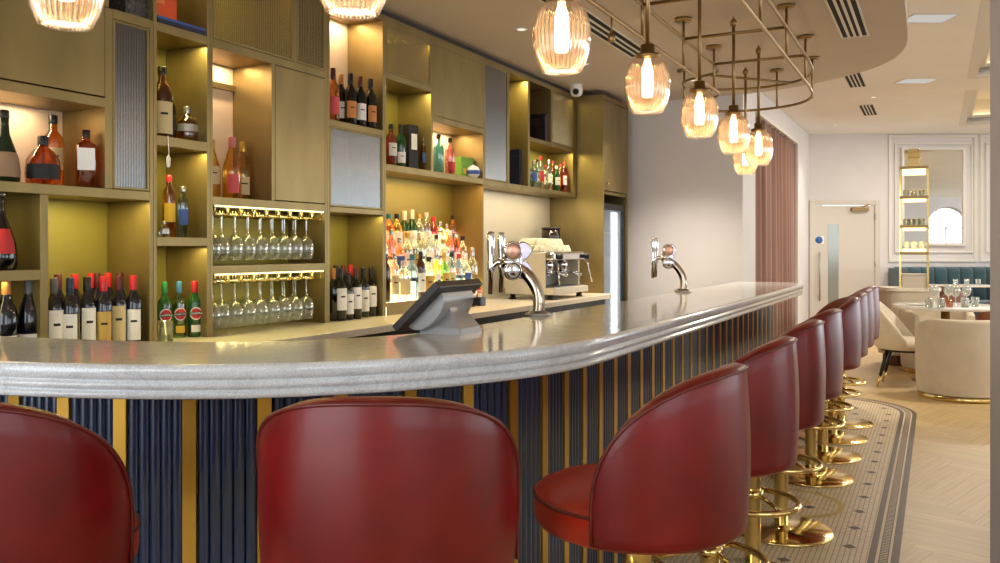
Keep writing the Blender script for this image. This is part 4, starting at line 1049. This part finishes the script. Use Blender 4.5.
def till():
    t = thing('till_terminal', 'dark touchscreen till seen from behind on a silver stand on the bar', 'till', (-1.455, 2.46, 1.02))
    # local axes: screen tilts down towards the bartender (-x)
    mb = MB()
    def scr(p):  # screen-plane coords: s along slope (0 low .. .215 high), y width, n thickness
        s, y, n = p; c, sn = cos(radians(42)), sin(radians(42))
        return (-.135 + s * c - n * sn * -1 * 0 + n * sn * 1 * .0 + (-n) * sn * -1, y, .028 + s * sn - n * c)
    b = MB(); b.box(0, .225, -.145, .145, 0, .028); b.xf(scr); b.build('screen_case', mat('till grey', (38, 32, 29), .4), t, bevel=.004)
    b = MB(); b.box(.008, .217, -.135, .135, -.002, 0); b.xf(scr); b.build('touch_screen', BLACK, t)
    # rounded rear housing
    rows = []
    for i in range(13):
        a = pi * i / 12; s = .11 - .085 * cos(a); n = .028 + .05 * sin(a)
        rows.append([scr((s, y, n)) for y in (-.10, .10)])
    b = MB(); b.grid(rows); b.add([r[0] for r in rows], [tuple(range(13))]); b.add([r[1] for r in rows], [tuple(range(13))]); b.build('rear_housing', mat('till silver', (150, 148, 146), .35, .3), t)
    b = MB(); rows = [[(-.07, -.075, .0), (.085, -.075, .0), (.085, .075, .0), (-.07, .075, .0), (-.07, -.075, .0)], [(-.07, -.07, .02), (.08, -.07, .02), (.08, .07, .02), (-.07, .07, .02), (-.07, -.07, .02)],
                      [(-.045, -.05, .07), (.035, -.05, .075), (.035, .05, .075), (-.045, .05, .07), (-.045, -.05, .07)], [(-.05, -.05, .095), (.02, -.05, .115), (.02, .05, .115), (-.05, .05, .095), (-.05, -.05, .095)]]
    b.grid(rows, sm=False); b.build('stand', mat('till silver', (150, 148, 146), .35, .3), t, bevel=.003)
    b = MB(); b.box(.045, .075, .08, .12, .085, .115); b.build('customer_display', BLACK, t, bevel=.004)
till()

# ---- espresso machine, cups, grinder
def coffee():
    t = thing('espresso_machine', 'two group chrome and cream espresso machine on the back worktop', 'coffee machine', (-2.88, 6.42, .90)); t.scale = (1, 1, .93)
    CP = mat('machine cream', (206, 196, 172), .35)
    mb = MB(); mb.box(-.20, .16, -.36, -.34, .09, .40); mb.build('side_panel', CP, t, bevel=.006)
    mb = MB(); mb.box(-.20, .16, .34, .36, .09, .40); mb.build('side_panel', CP, t, bevel=.006)
    mb = MB(); mb.box(-.20, -.02, -.34, .34, .10, .385); mb.build('boiler_casing', STEEL, t, bevel=.006)
    mb = MB(); mb.box(-.20, .20, -.355, .355, .385, .405); mb.build('cup_tray', STEEL, t, bevel=.004)
    mb = MB(); mb.box(.10, .235, -.35, .35, .335, .40); mb.build('control_panel', CHROME, t, bevel=.015)
    for y in (-.29, .29):
        mb = MB(); mb.lathe([(.001, 0), (.022, 0), (.026, .006), (.024, .04), (.001, .045)], 16, rot=lambda q: (q[2], q[1], q[0]), c=(.235, y, .365)); mb.build('steam_knob', BLACK, t)
        mb = MB(); mb.tube([(.22, y * 1.08, .34), (.25, y * 1.10, .30), (.26, y * 1.14, .22), (.28, y * 1.2, .13)], .006, 8); mb.build('steam_wand', CHROME, t)
    mb = MB(); mb.box(-.19, .24, -.36, .36, .045, .10); mb.build('drip_tray', CP, t, bevel=.006)
    mb = MB(); mb.box(0, .225, -.33, .33, .10, .108); mb.build('drip_grille', STEEL, t)
    for y in (-.15, .15):
        mb = MB(); mb.lathe([(.03, .24), (.042, .25), (.045, .30), (.034, .335)], 20, c=(.09, y, 0)); g = mb.build('group_head', CHROME, t)
        mb = MB(); mb.lathe([(.034, .215), (.04, .22), (.04, .243)], 20, c=(.09, y, 0)); mb.tube([(.125, y, .23), (.17, y, .225), (.26, y, .205)], [.009, .012, .014], 10); mb.lathe([(.008, .185), (.012, .215)], 10, c=(.09, y, 0)); mb.build('portafilter', CHROME, g)
    for x in (-.15, .18):
        for y in (-.30, .30):
            mb = MB(); mb.lathe([(.03, 0), (.024, .012), (.022, .046)], 14, c=(x, y, 0)); mb.build('foot', BLACK, t)
    cup = None; k = 0
    for zz in (0, 1):
        for j in range(3 - zz):
            for i in range(7 - zz):
                loc = (-2.88 - .13 + .1 * j + .05 * zz, 6.42 - .29 + .095 * i + .045 * zz, .90 + .3775 + .054 * zz)
                if cup is None:
                    cup = thing('coffee_cup', 'cream cup stacked on the espresso machine', 'cup', loc)
                    MB().lathe([(.001, .055), (.022, .055), (.024, .052), (.042, .012), (.043, 0), (.041, 0), (.039, .012), (.021, .05), (.001, .051)], 18, cap=False).build('cup_bowl', mat('cup glaze', (222, 216, 190), .25), cup)
                    MB().tube([(.035, 0, .02), (.06, 0, .022), (.062, 0, .038), (.03, 0, .045)], .004, 8).build('cup_handle', mat('cup glaze', (222, 216, 190), .25), cup)
                    c = cup
                else: c = copy_tree(cup); c.location = loc
                c.rotation_euler = (0, 0, random.uniform(0, 6))
                c['label'] = 'upturned cream cup on espresso machine, %s along in %s file, %s layer' % (ORD[i], ['back', 'middle', 'front'][j], 'lower' if zz == 0 else 'upper'); c['group'] = 'upturned cups on the espresso machine'
    g = thing('coffee_grinder', 'coffee grinder with dark bean hopper behind the espresso machine', 'grinder', (-3.06, lat(-3.06, 551), .90))
    mb = MB(); mb.box(-.07, .07, -.08, .08, 0, .30); mb.build('grinder_body', BLACK, g, bevel=.01)
    mb = MB(); mb.lathe([(.05, .30), (.05, .40), (.075, .45), (.085, .50), (.085, .575)], 24); mb.build('bean_hopper', mat('smoked hopper', (40, 26, 20), .1, coat=.5), g)
    mb = MB(); mb.lathe([(.088, .575), (.088, .59), (.03, .595), (.001, .597)], 24); mb.build('hopper_lid', BLACK, g)
    MB().lathe([(.02, .24), (.03, .25), (.03, .30)], 14, c=(.09, 0, 0)).build('dosing_spout', CHROME, g)
coffee()

# ---- security camera
t = thing('security_camera', 'small white dome security camera on the ceiling by the tall bronze cabinet', 'camera', (-2.83, 6.98, 2.75))
mb = MB(); mb.lathe([(.001, -.02), (.05, -.02), (.052, -.004), (.052, 0), (.001, 0)], 24, cap=False); mb.build('mount', WHITE, t)
mb = MB(); mb.lathe([(.05, -.02), (.056, -.05), (.052, -.08), (.036, -.10), (.001, -.108)], 24, cap=False); mb.build('dome', WHITE, t)
mb = MB(); mb.lathe([(.001, 0), (.028, 0), (.026, .014), (.001, .022)], 20, rot=lambda q: (q[0], -q[2], q[1]), c=(.014, -.043, -.07), cap=False); mb.xf(lambda p: p); mb.build('lens', BLACK, t)

# ================================================================= BRASS PENDANT RIG
MIDX, HALF = -1.107, .31
def smooth(P, n, it, closed=False):
    P = resample(P, n)
    for _ in range(it): P = [P[0]] + [((a[0] + 2 * b[0] + d[0]) / 4, (a[1] + 2 * b[1] + d[1]) / 4) for a, b, d in zip(P, P[1:], P[2:])] + [P[-1]]
    return P
G = 1.14
mid = [(-3.2, 1.30), (-2.6, 1.33), (-2.03, 1.46), (-1.62, 1.58), (-1.29, 1.86), (MIDX, 2.5), (MIDX, 3.2), (MIDX, 6.3)]
mid = smooth(mid, 120, 30)
right = [p for p in offset(mid, -HALF)]; left = [p for p in offset(mid, HALF)]
endloop = [(-.80, 6.35), (-.81, 6.62), (-.87, 6.86), (-.99, 7.04), (-1.15, 7.13), (-1.35, 7.17), (-1.58, 7.12), (-1.76, 6.97), (-1.83, 6.77), (-1.77, 6.60), (-1.62, 6.50), (-1.47, 6.42)]
path = smooth(right + endloop + [(-1.42, 6.3)] + left[::-1][1:], 420, 6)
rig = thing('pendant_rail', 'double brass tube rail hung over the bar, looped at its far end', 'light rail', (MIDX, 4.0, 2.44))
for z, nm in ((2.62, 'upper_rail'), (2.44, 'lower_rail')):
    mb = MB(); mb.tube([(p[0] - MIDX, p[1] - 4.0, z - 2.44) for p in path], .0105, 8, closed=False); mb.build(nm, BRASS_B, rig)
CB = [1.0, 2.72, 3.54, 4.44, 5.28, 6.10]
for l in CB[1:]:
    mb = MB(); mb.tube([(-HALF, l - 4, .18), (HALF, l - 4, .18)], .010, 8); mb.build('cross_bar', BRASS_B, rig)
for l in CB[1:]:
    for sx in (-1, 1):
        mb = MB(); mb.tube([(sx * HALF, l - 4, .31), (sx * HALF, l - 4, 0)], .0085, 8); mb.lathe([(.055, .29), (.055, .308), (.001, .31)], 24, c=(sx * HALF, l - 4, 0)); mb.build('ceiling_stem', BRASS_B, rig)
for x, y in ((-1.15, 7.13), (-1.82, 6.8), (-.84, 6.8)):
    mb = MB(); mb.tube([(x - MIDX, y - 4, .31), (x - MIDX, y - 4, 0)], .0085, 8); mb.lathe([(.055, .29), (.055, .308), (.001, .31)], 24, c=(x - MIDX, y - 4, 0)); mb.build('ceiling_stem', BRASS_B, rig)
mb = MB(); mb.tube([(-1.53 - MIDX, 6.47 - 4, .18), (-1.02 - MIDX, 7.07 - 4, .18)], .010, 8); mb.build('cross_bar', BRASS_B, rig)
for i, l in enumerate((3.05, 3.95)):
    s = thing('rail_spotlight', ['small brass spotlight hanging from the rail left of the second pendant', 'small brass spotlight hanging from the rail behind the second pendant'][i], 'spotlight', (MIDX - HALF, l, 2.43))
    MB().tube([(0, 0, 0), (0, 0, -.07)], .005, 8).build('stem', BRASS_B, s)
    MB().lathe([(.008, -.07), (.018, -.085), (.018, -.115), (.015, -.117), (.001, -.112)], 14, cap=False).build('spot_head', BRASS_B, s)
def make_pendant():
    K = .965
    t = thing('pendant_lamp', 'pendant', 'lamp')
    # origin = cross-bar height; glass hangs below on a rod
    zb = 1.875 - 2.62
    prof = [(.040, .245), (.058, .238), (.075, .222), (.088, .195), (.0965, .16), (.098, .12), (.094, .08), (.083, .040), (.071, .014), (.066, .003), (.062, .0),
            (.060, .004), (.066, .018), (.079, .044), (.090, .082), (.0935, .12), (.092, .158), (.084, .192), (.072, .218), (.055, .233), (.038, .24)]
    MB().lathe([(r * K, z * K + .008 + zb) for r, z in prof], 144, rib=(36, .03), cap=False).build('glass_shade', GLASS_P, t, fix=False)
    MB().lathe([(.001, .245), (.052, .245), (.052, .262), (.030, .264), (.030, .30), (.024, .304), (.001, .305)], 28, c=(0, 0, zb), cap=False).build('socket_cap', BRASS_B, t)
    MB().tube([(0, 0, zb + .30), (0, 0, .06)], .0095, 10).build('rod', BRASS_B, t)
    MB().lathe([(.001, .035), (.014, .04), (.022, .055), (.022, .068), (.014, .083), (.006, .09), (.001, .105)], 16, cap=False).build('finial', BRASS_B, t)
    MB().lathe([(.001, .075), (.020, .078), (.024, .09), (.024, .195), (.018, .215), (.012, .245)], 18, c=(0, 0, zb), cap=False).build('bulb', BULB, t)
    return t
P0 = make_pendant()
pl = [(-2.03, 1.46, 'ribbed glass pendant lamp at the upper left, cut by the top of the photo'), (-1.29, 1.71, 'ribbed glass pendant lamp over the bar curve, second from the left'), (MIDX, 2.60, 'large ribbed glass pendant lamp in front of the ceiling vent'),
      (MIDX, 3.54, 'ribbed glass pendant lamp in front of the tall bronze cabinet corner'), (MIDX, 4.44, 'ribbed glass pendant lamp in front of the pale end wall'), (MIDX, 5.28, 'ribbed glass pendant lamp left of the curtain, overlapping the lowest far lamp'),
      (MIDX, 6.10, 'small looking ribbed glass pendant lamp hanging in front of the curtain'), (-1.33, 6.78, 'farthest ribbed glass pendant lamp partly behind its neighbours')]
for i, (x, y, lab) in enumerate(pl):
    if i == 0: P0.location = (x, y, 2.62); P0['label'] = lab; P0['group'] = 'ribbed glass pendants over the bar'
    else: dup(P0, (x, y, 2.62), None, lab)
    point('pendant_light', (x, y, 1.86 + .13), 6.5, (255, 220, 172), .03)

# ================================================================= CEILING FITTINGS
def vent(label, cx, cy, w, L, z, n, rz=0):
    t = thing('air_vent', label, 'vent', (cx, cy, z), rz)
    f = MB(); e = .012
    f.box(-w / 2 - e, w / 2 + e, -L / 2 - e, -L / 2, -.006, .0); f.box(-w / 2 - e, w / 2 + e, L / 2, L / 2 + e, -.006, 0)
    f.box(-w / 2 - e, -w / 2, -L / 2, L / 2, -.006, 0); f.box(w / 2, w / 2 + e, -L / 2, L / 2, -.006, 0); f.build('frame', WALLW, t)
    b = MB(); b.box(-w / 2, w / 2, -L / 2, L / 2, -.002, 0); b.build('slot_shade_sheet', SLOT_SHADE, t)  # flat sheet, the shade inside the slots put into its near-black colour
    for k in range(1, n):
        x = -w / 2 + w * k / n; s = MB(); s.box(x - .008, x + .008, -L / 2, L / 2, -.007, -.002); s.build('slat', WALLW, t)
vent('long dark slotted air vent in the ceiling behind the third pendant', -1.97, 4.5, .15, 3.3, 2.749, 3)
vent('slotted air vent in the lowered ceiling near the top of the photo', -.495, 5.4, .15, 1.7, 2.749, 4)
for lab, X, Y in (('first slotted air vent in the raised ceiling beyond the lowered edge', 4.1, 9.83), ('second slotted air vent in the raised ceiling towards the far wall', 5.2, 12.0)):
    x, y = W(X, Y); vent(lab, x, y, .17, 1.0, 3.261, 4)
for i, (u0, u1, v0, v1) in enumerate([(907.5, 950, 12, 24), (900.5, 932, 77.5, 84)]):
    Ya = 1.96 * 850 / (249 - v0); Yb = 1.96 * 850 / (249 - v1); Y = (Ya + Yb) / 2; X = ((u0 + u1) / 2 - 500) / 850 * Y; w = (u1 - u0) / 850 * Y
    x, y = W(X, Y); t = thing('slot_light', ['near recessed slot light in the raised ceiling', 'far recessed slot light in the raised ceiling'][i], 'light', (x, y, 3.261), TH)
    d = abs(Yb - Ya) / 2 + .06
    mb = MB(); mb.box(-w / 2, w / 2, -d / 2, d / 2, -.004, 0); mb.build('diffuser', SLOT, t)
    mb = MB(); mb.box(-w / 2 - .015, w / 2 + .015, -d / 2 - .015, -d / 2, -.006, 0); mb.box(-w / 2 - .015, w / 2 + .015, d / 2, d / 2 + .015, -.006, 0); mb.box(-w / 2 - .015, -w / 2, -d / 2, d / 2, -.006, 0); mb.box(w / 2, w / 2 + .015, -d / 2, d / 2, -.006, 0); mb.build('rim', WALLW, t)
dl = [(lat(-2.2, 522), -2.2, 'over the worktop nearest the viewer'), (lat(-2.2, 586), -2.2, 'over the aisle before the tall cabinet')]
for i, (uu, vv, zc) in enumerate([(521.5, 29, 2.75), (584, 64, 2.75), (873.5, 97, 3.262), (835, 125, 3.262), (648, 84, 2.75), (692, 80, 2.75)]):  # last two are added, unseen behind pendants, to brighten the end wall
    Y = (zc - 1.3) * 850 / (249 - vv); X = (uu - 500) / 850 * Y; x, y = W(X, Y)
    t = thing('ceiling_downlight', ['small round recessed downlight left of the third pendant', 'small round recessed downlight between third and fourth pendants', 'small round recessed downlight between the far vents', 'small round recessed downlight near the far wall', 'added downlight brightening the end wall, unseen behind the second large pendant', 'added downlight brightening the end wall, unseen behind the third large pendant'][i], 'light', (x, y, zc), 0)
    MB().lathe([(.001, -.003), (.028, -.003), (.028, 0), (.001, 0)], 20, cap=False).build('lens', emis('downlight lens', (255, 240, 214), 1.2), t)
    MB().lathe([(.028, 0), (.028, -.005), (.042, -.005), (.042, 0)], 20, cap=False).build('rim', WALLW, t)
    d = bpy.data.lights.new('downlight_beam', 'SPOT'); d.energy = 40 if i < 4 else 90; d.spot_size = radians(95); d.spot_blend = .8; d.shadow_soft_size = .03; d.color = lin((255, 240, 220))[:3]
    o = bpy.data.objects.new('downlight_beam', d); COL.objects.link(o); o.location = (x, y, zc - .02)

# ================================================================= DINING END
def tub(label, X, Y, rz, name='tub_chair'):
    """low drum armchair; open side towards local +y"""
    t = thing(name, label, 'chair', (*W(X, Y), 0), TH + rz)
    MB().lathe([(.001, 0), (.325, 0), (.33, .004), (.33, .05), (.001, .05)], 40, cap=False).build('brass_plinth', BRASS, t)
    rows = []; n = 44; PM = radians(118)
    for i in range(n + 1):
        f = PM * (-1 + 2 * i / n); a = f - pi / 2; tz = .70 - .10 * max(0, (abs(f) - 1.1)) ** 1.5
        row = [(r * cos(a), r * sin(a), z) for r, z in ((.335, .05), (.345, .07), (.352, .30), (.356, tz - .03), (.352, tz - .008), (.338, tz), (.305, tz), (.288, tz - .008), (.284, tz - .03), (.275, .40), (.27, .30))]
        rows.append(row)
    mb = MB(); mb.grid(rows)
    for r in (rows[0], rows[-1]): mb.add(r, [tuple(range(len(r)))])
    mb.build('tub_back', CREAM, t)
    MB().lathe([(.001, .05), (.325, .05), (.33, .07), (.33, .28), (.001, .28)], 40, cap=False).build('seat_base', CREAM, t)
    MB().lathe([(.001, .28), (.262, .28), (.272, .30), (.272, .38), (.25, .41), (.001, .42)], 40, cap=False).build('seat_cushion', CREAM, t)
    return t
tub('cream velvet tub chair with brass plinth ring, back to the viewer by the grey pillar', 4.035, 7.46, 0)
def table():
    t = thing('dining_table', 'round white marble dining table laid with glasses beyond the bar', 'table', (*W(4.38, 8.36), 0))
    MB().lathe([(.001, .715), (.46, .715), (.475, .722), (.478, .735), (.475, .748), (.465, .752), (.001, .752)], 64, cap=False).build('table_top', MARBLE, t)
    MB().lathe([(.30, 0), (.30, .012), (.06, .03), (.04, .06), (.04, .715)], 32).build('pedestal', BRASS_B, t)
table()
W0 = None
for i, (u_, Y, lab) in enumerate([(934, 8.15, 'leftmost'), (948.5, 8.25, 'second from the left'), (955.5, 8.05, 'third from the left, nearest the viewer'), (966.5, 8.2, 'rightmost')]):
    X = (u_ - 500) / 850 * Y
    g = copy_tree(G0); g.rotation_euler = (0, 0, 0); g.location = (*W(X, Y), .7525); g.scale = (1.08, 1.08, 1.0)
    g['label'] = 'stemmed wine glass on the marble dining table, %s' % lab; g['group'] = 'wine glasses on the dining table'
for i, (u_, Y, lab) in enumerate([(929, 8.0, 'leftmost'), (941, 7.98, 'second from the left'), (965, 7.97, 'third from the left'), (975, 8.1, 'rightmost')]):
    X = (u_ - 500) / 850 * Y; tumbler(*W(X, Y), .7525, 'water tumbler on the marble dining table, %s' % lab, 1.0, 'water tumblers on the dining table')
X = (949.5 - 500) / 850 * 8.0; t = thing('tea_light', 'amber glass tea light holder in the middle of the marble table', 'candle', (*W(X, 8.0), .7525))
MB().lathe([(.001, 0), (.03, 0), (.034, .07), (.031, .07), (.028, .006), (.001, .006)], 18, cap=False).build('holder', glass('amber holder', (226, 160, 90), .12, diffuse=.3, dcol=(230, 170, 100)), t)
MB().lathe([(.001, .007), (.022, .007), (.022, .03), (.001, .03)], 14, cap=False).build('candle', WHITE, t)
t = thing('side_plate', 'white plate at the left edge of the marble dining table', 'plate', (*W(4.06, 8.28), .7525))
MB().lathe([(.001, 0), (.05, 0), (.085, .012), (.083, .013), (.05, .003), (.001, .003)], 32, cap=False).build('plate_dish', WHITE, t)

def side_chair(label, X, Y, rz, m=CREAML, legm=BLACK, name='dining_chair', wrap=100):
    """upholstered dining chair with low wrap back, tapered legs; faces local +x"""
    t = thing(name, label, 'chair', (*W(X, Y), 0), TH + rz)
    rows = []; n = 36; PM = radians(wrap)
    for i in range(n + 1):
        f = PM * (-1 + 2 * i / n); a = pi + f; q = abs(f / PM); tz = .43 + .40 * (1 - q ** 1.6) ** .8 if q < 1 else .43
        tz = max(tz, .46)
        k = 1 + .10 * (tz - .43)
        row = [(r * cos(a) * 1.0, r * sin(a), z) for r, z in ((.245, .36), (.262, .38), (.27 * k, .38 + (tz - .38) * .5), (.278 * k, tz - .02), (.268 * k, tz), (.25 * k, tz), (.238 * k, tz - .02), (.225, .38 + (tz - .38) * .5), (.215, .40))]
        rows.append(row)
    mb = MB(); mb.grid(rows)
    for r in (rows[0], rows[-1]): mb.add(r, [tuple(range(len(r)))])
    mb.build('backrest', m, t)
    MB().lathe([(.001, .355), (.22, .355), (.245, .365), (.25, .40), (.245, .43), (.22, .452), (.12, .465), (.001, .468)], 36, cap=False).build('seat', m, t)
    MB().lathe([(.001, .335), (.2, .335), (.2, .355), (.001, .355)], 24, cap=False).build('seat_frame', legm, t)
    for sx, sy in ((1, 1), (1, -1), (-1, 1), (-1, -1)):
        mb = MB(); a = (.13 * sx, .13 * sy, .345); b = (.215 * sx, .19 * sy, 0)
        c = tuple(a[j] + (b[j] - a[j]) * .70 for j in range(3))
        mb.tube([a, c], [.021, .0145], 12); lg = mb.build('leg', legm, t)
        mb = MB(); mb.tube([c, b], [.0148, .010], 12); mb.build('brass_tip', BRASS, lg)
    return t
side_chair('cream leather dining chair with black gold-tipped legs, left of the marble table', 3.84, 8.07, radians(-32))
tub('cream tub chair partly hidden on the far side of the marble table', 4.62, 8.99, pi, 'tub_chair')
t = side_chair('dark brown leather chair in front of the teal banquette', 5.62, 11.1, radians(90), BROWND, wrap=80)
side_chair('tan leather chair left of centre behind the wine glasses', 5.25, 10.15, radians(100), BROWNL, wrap=80)
side_chair('tan leather chair behind the marble table next to the grey pillar', 5.84, 10.0, radians(90), BROWNL, wrap=80)

# teal banquette along the far wall
t = thing('banquette', 'teal velvet channel-backed banquette along the panelled far wall', 'bench', (*W(8.0, 14.1), 0), TH)
mb = MB(); rows = []
x0, x1 = PX(893) - 8.0 - .10, 3.6; n = 23; pts = []
for i in range(n):
    a = x0 + (x1 - x0) * i / n; w = (x1 - x0) / n
    for k in range(8): th = pi * k / 7; pts.append((a + w / 2 * (1 - cos(th)), -.045 * sin(th)))
mb.grid([[(x, .27, .42), (x, .10 + y, .44), (x, .10 + y, .9), (x, .12 + y * .8, .97), (x, .17, 1.0), (x, .32, 1.0)] for x, y in pts]); mb.build('channel_back', TEAL, t, fix=False)
mb = MB(); mb.box(x0, x1, -.40, .12, .24, .45); mb.build('seat', TEAL, t, bevel=.03)
mb = MB(); mb.box(x0 + .02, x1, -.34, .3, 0, .24); mb.build('plinth', BROWND, t)
mb = MB(); mb.box(x0 - .02, x0, -.40, .32, .0, .98); mb.build('end_panel', TEAL, t, bevel=.01)
t = thing('cafe_table', 'small white topped table in front of the teal banquette', 'table', (*W(7.05, 12.9), 0), TH)
mb = MB(); mb.box(-.42, .42, -.3, .3, .73, .755); mb.build('table_top', MARBLE, t, bevel=.006)
MB().lathe([(.25, 0), (.25, .012), (.04, .03), (.035, .73)], 24).build('pedestal', BLACK, t)
for i in range(3):
    X = 6.86 + .17 * i; tumbler(*W(X, 12.8), .756, 'tumbler on the small table by the teal banquette, %s' % ['left', 'middle', 'right'][i], 1.0, 'tumblers on the banquette table')

# service station with the brass shelf tower
Ys = 9.4; X0 = (889 - 500) / 850 * Ys; X1 = X0 + .62
t = thing('service_station', 'curved beige service station with stone top before the teal banquette', 'cabinet', (*W((X0 + X1) / 2, Ys + .2), 0), TH)
hw = (X1 - X0) / 2
def roundrect(hw, hd, r, n=8):
    P = []
    for cx, cy, a0 in ((hw - r, hd - r, 0), (-hw + r, hd - r, 90), (-hw + r, -hd + r, 180), (hw - r, -hd + r, 270)):
        for k in range(n + 1): a = radians(a0 + 90 * k / n); P.append((cx + r * cos(a), cy + r * sin(a)))
    return P
mb = MB(); mb.prism(roundrect(hw - .02, .21, .12), .12, .83); mb.build('body', mat('beige lacquer', (196, 182, 160), .5), t, bevel=.004)
mb = MB(); mb.prism(roundrect(hw, .23, .14), .83, .87); mb.build('worktop', STONE_CT, t, bevel=.006)
mb = MB(); mb.prism(roundrect(hw - .06, .17, .1), 0, .12); mb.build('plinth', BROWND, t)
t = thing('shelf_tower', 'tall slim brass shelf tower with lit glass boxes on the service station', 'shelf', (*W((914 - 500) / 850 * 9.5, 9.5), .87), TH - .453)
hw = .138; hd = .10; HT = 1.345
for sx in (-1, 1):
    for sy in (-1, 1):
        mb = MB(); mb.box(sx * hw - .011, sx * hw + .011, sy * hd - .011, sy * hd + .011, 0, HT); mb.build('post', BRASS, t)
zs = [.29 + .0, .30, .655, 1.0]
for z in (.375, .672, .995, 1.325):
    mb = MB(); mb.box(-hw, hw, -hd, hd, z, z + .014); mb.box(-hw - .006, hw + .006, -hd - .013, -hd + .0, z - .008, z + .024); mb.build('shelf', BRASS_B, t)
for z in (.395, .635, .958, 1.26):
    mb = MB(); mb.box(-hw + .02, hw - .02, -hd + .02, hd - .02, z, z + (.035 if z != 1.26 else .062)); mb.build('light_box', emis('tower light', (255, 222, 150), 3.0), t)
mb = MB(); mb.box(-hw + .015, hw - .015, -hd + .02, hd - .02, 0, .14); mb.box(-hw + .005, hw - .005, -hd + .01, hd - .01, .14, .155); mb.build('storage_box', mat('tower box', (206, 196, 178), .5), t, bevel=.004)
mb = MB(); mb.box(-.07, .07, -.07, .07, 0, .03); mb.box(-.055, .055, -.055, .055, .03, .10); mb.box(-.065, .065, -.065, .065, .10, .16); mb.box(-.05, .05, -.05, .05, .16, .20)
mb.xf(lambda q: (q[0], q[1], q[2] + HT)); mb.build('finial', BRASS, t, bevel=.004)
for i, (z, n) in enumerate(((.431, 3), (.687, 4), (1.01, 3))):
    for k in range(n):
        q = -.08 + .16 * k / (n - 1); loc = W((914 - 500) / 850 * 9.5 + q * cos(.453), 9.5 - q * sin(.453))
        g = tumbler(*loc, .87 + z + .0005, 'glass in the brass tower, %s from left on %s shelf' % (ORD[k], ['lowest', 'middle', 'top'][i]), .9, 'glasses in the brass shelf tower')

# ================================================================= LIGHT
w = bpy.data.worlds.new('World'); SC.world = w; w.use_nodes = True
bgn = w.node_tree.nodes['Background']; bgn.inputs['Color'].default_value = (.86, .94, 1.0, 1); bgn.inputs['Strength'].default_value = 4.0
# lamps of the dining room beyond
for X, Y, p in ((5.5, 11.0, 60), (5.0, 7.0, 60), (7.2, 12.5, 50)):
    x, y = W(X, Y); area('ceiling_panel_light', (x, y, 3.24),   .5, .5, p, (255, 243, 226))
# ================================================================= CAMERA
cd = bpy.data.cameras.new('Camera'); cam = bpy.data.objects.new('Camera', cd); COL.objects.link(cam)
cam.location = (0, 0, EYE); cam.rotation_euler = (pi / 2, 0, TH)
cd.sensor_width = 36; cd.lens = FPX / 1000 * 36; cd.shift_y = -(281.5 - VH) / 1000; cd.clip_start = .05
SC.camera = cam
SC.view_settings.view_transform = 'Standard'; SC.view_settings.look = 'None'; SC.view_settings.gamma = 1; SC.view_settings.use_curve_mapping = False
SC.view_settings.exposure = 0.22
SC.cycles.max_bounces = 10; SC.cycles.transparent_max_bounces = 24; SC.cycles.sample_clamp_indirect = 6
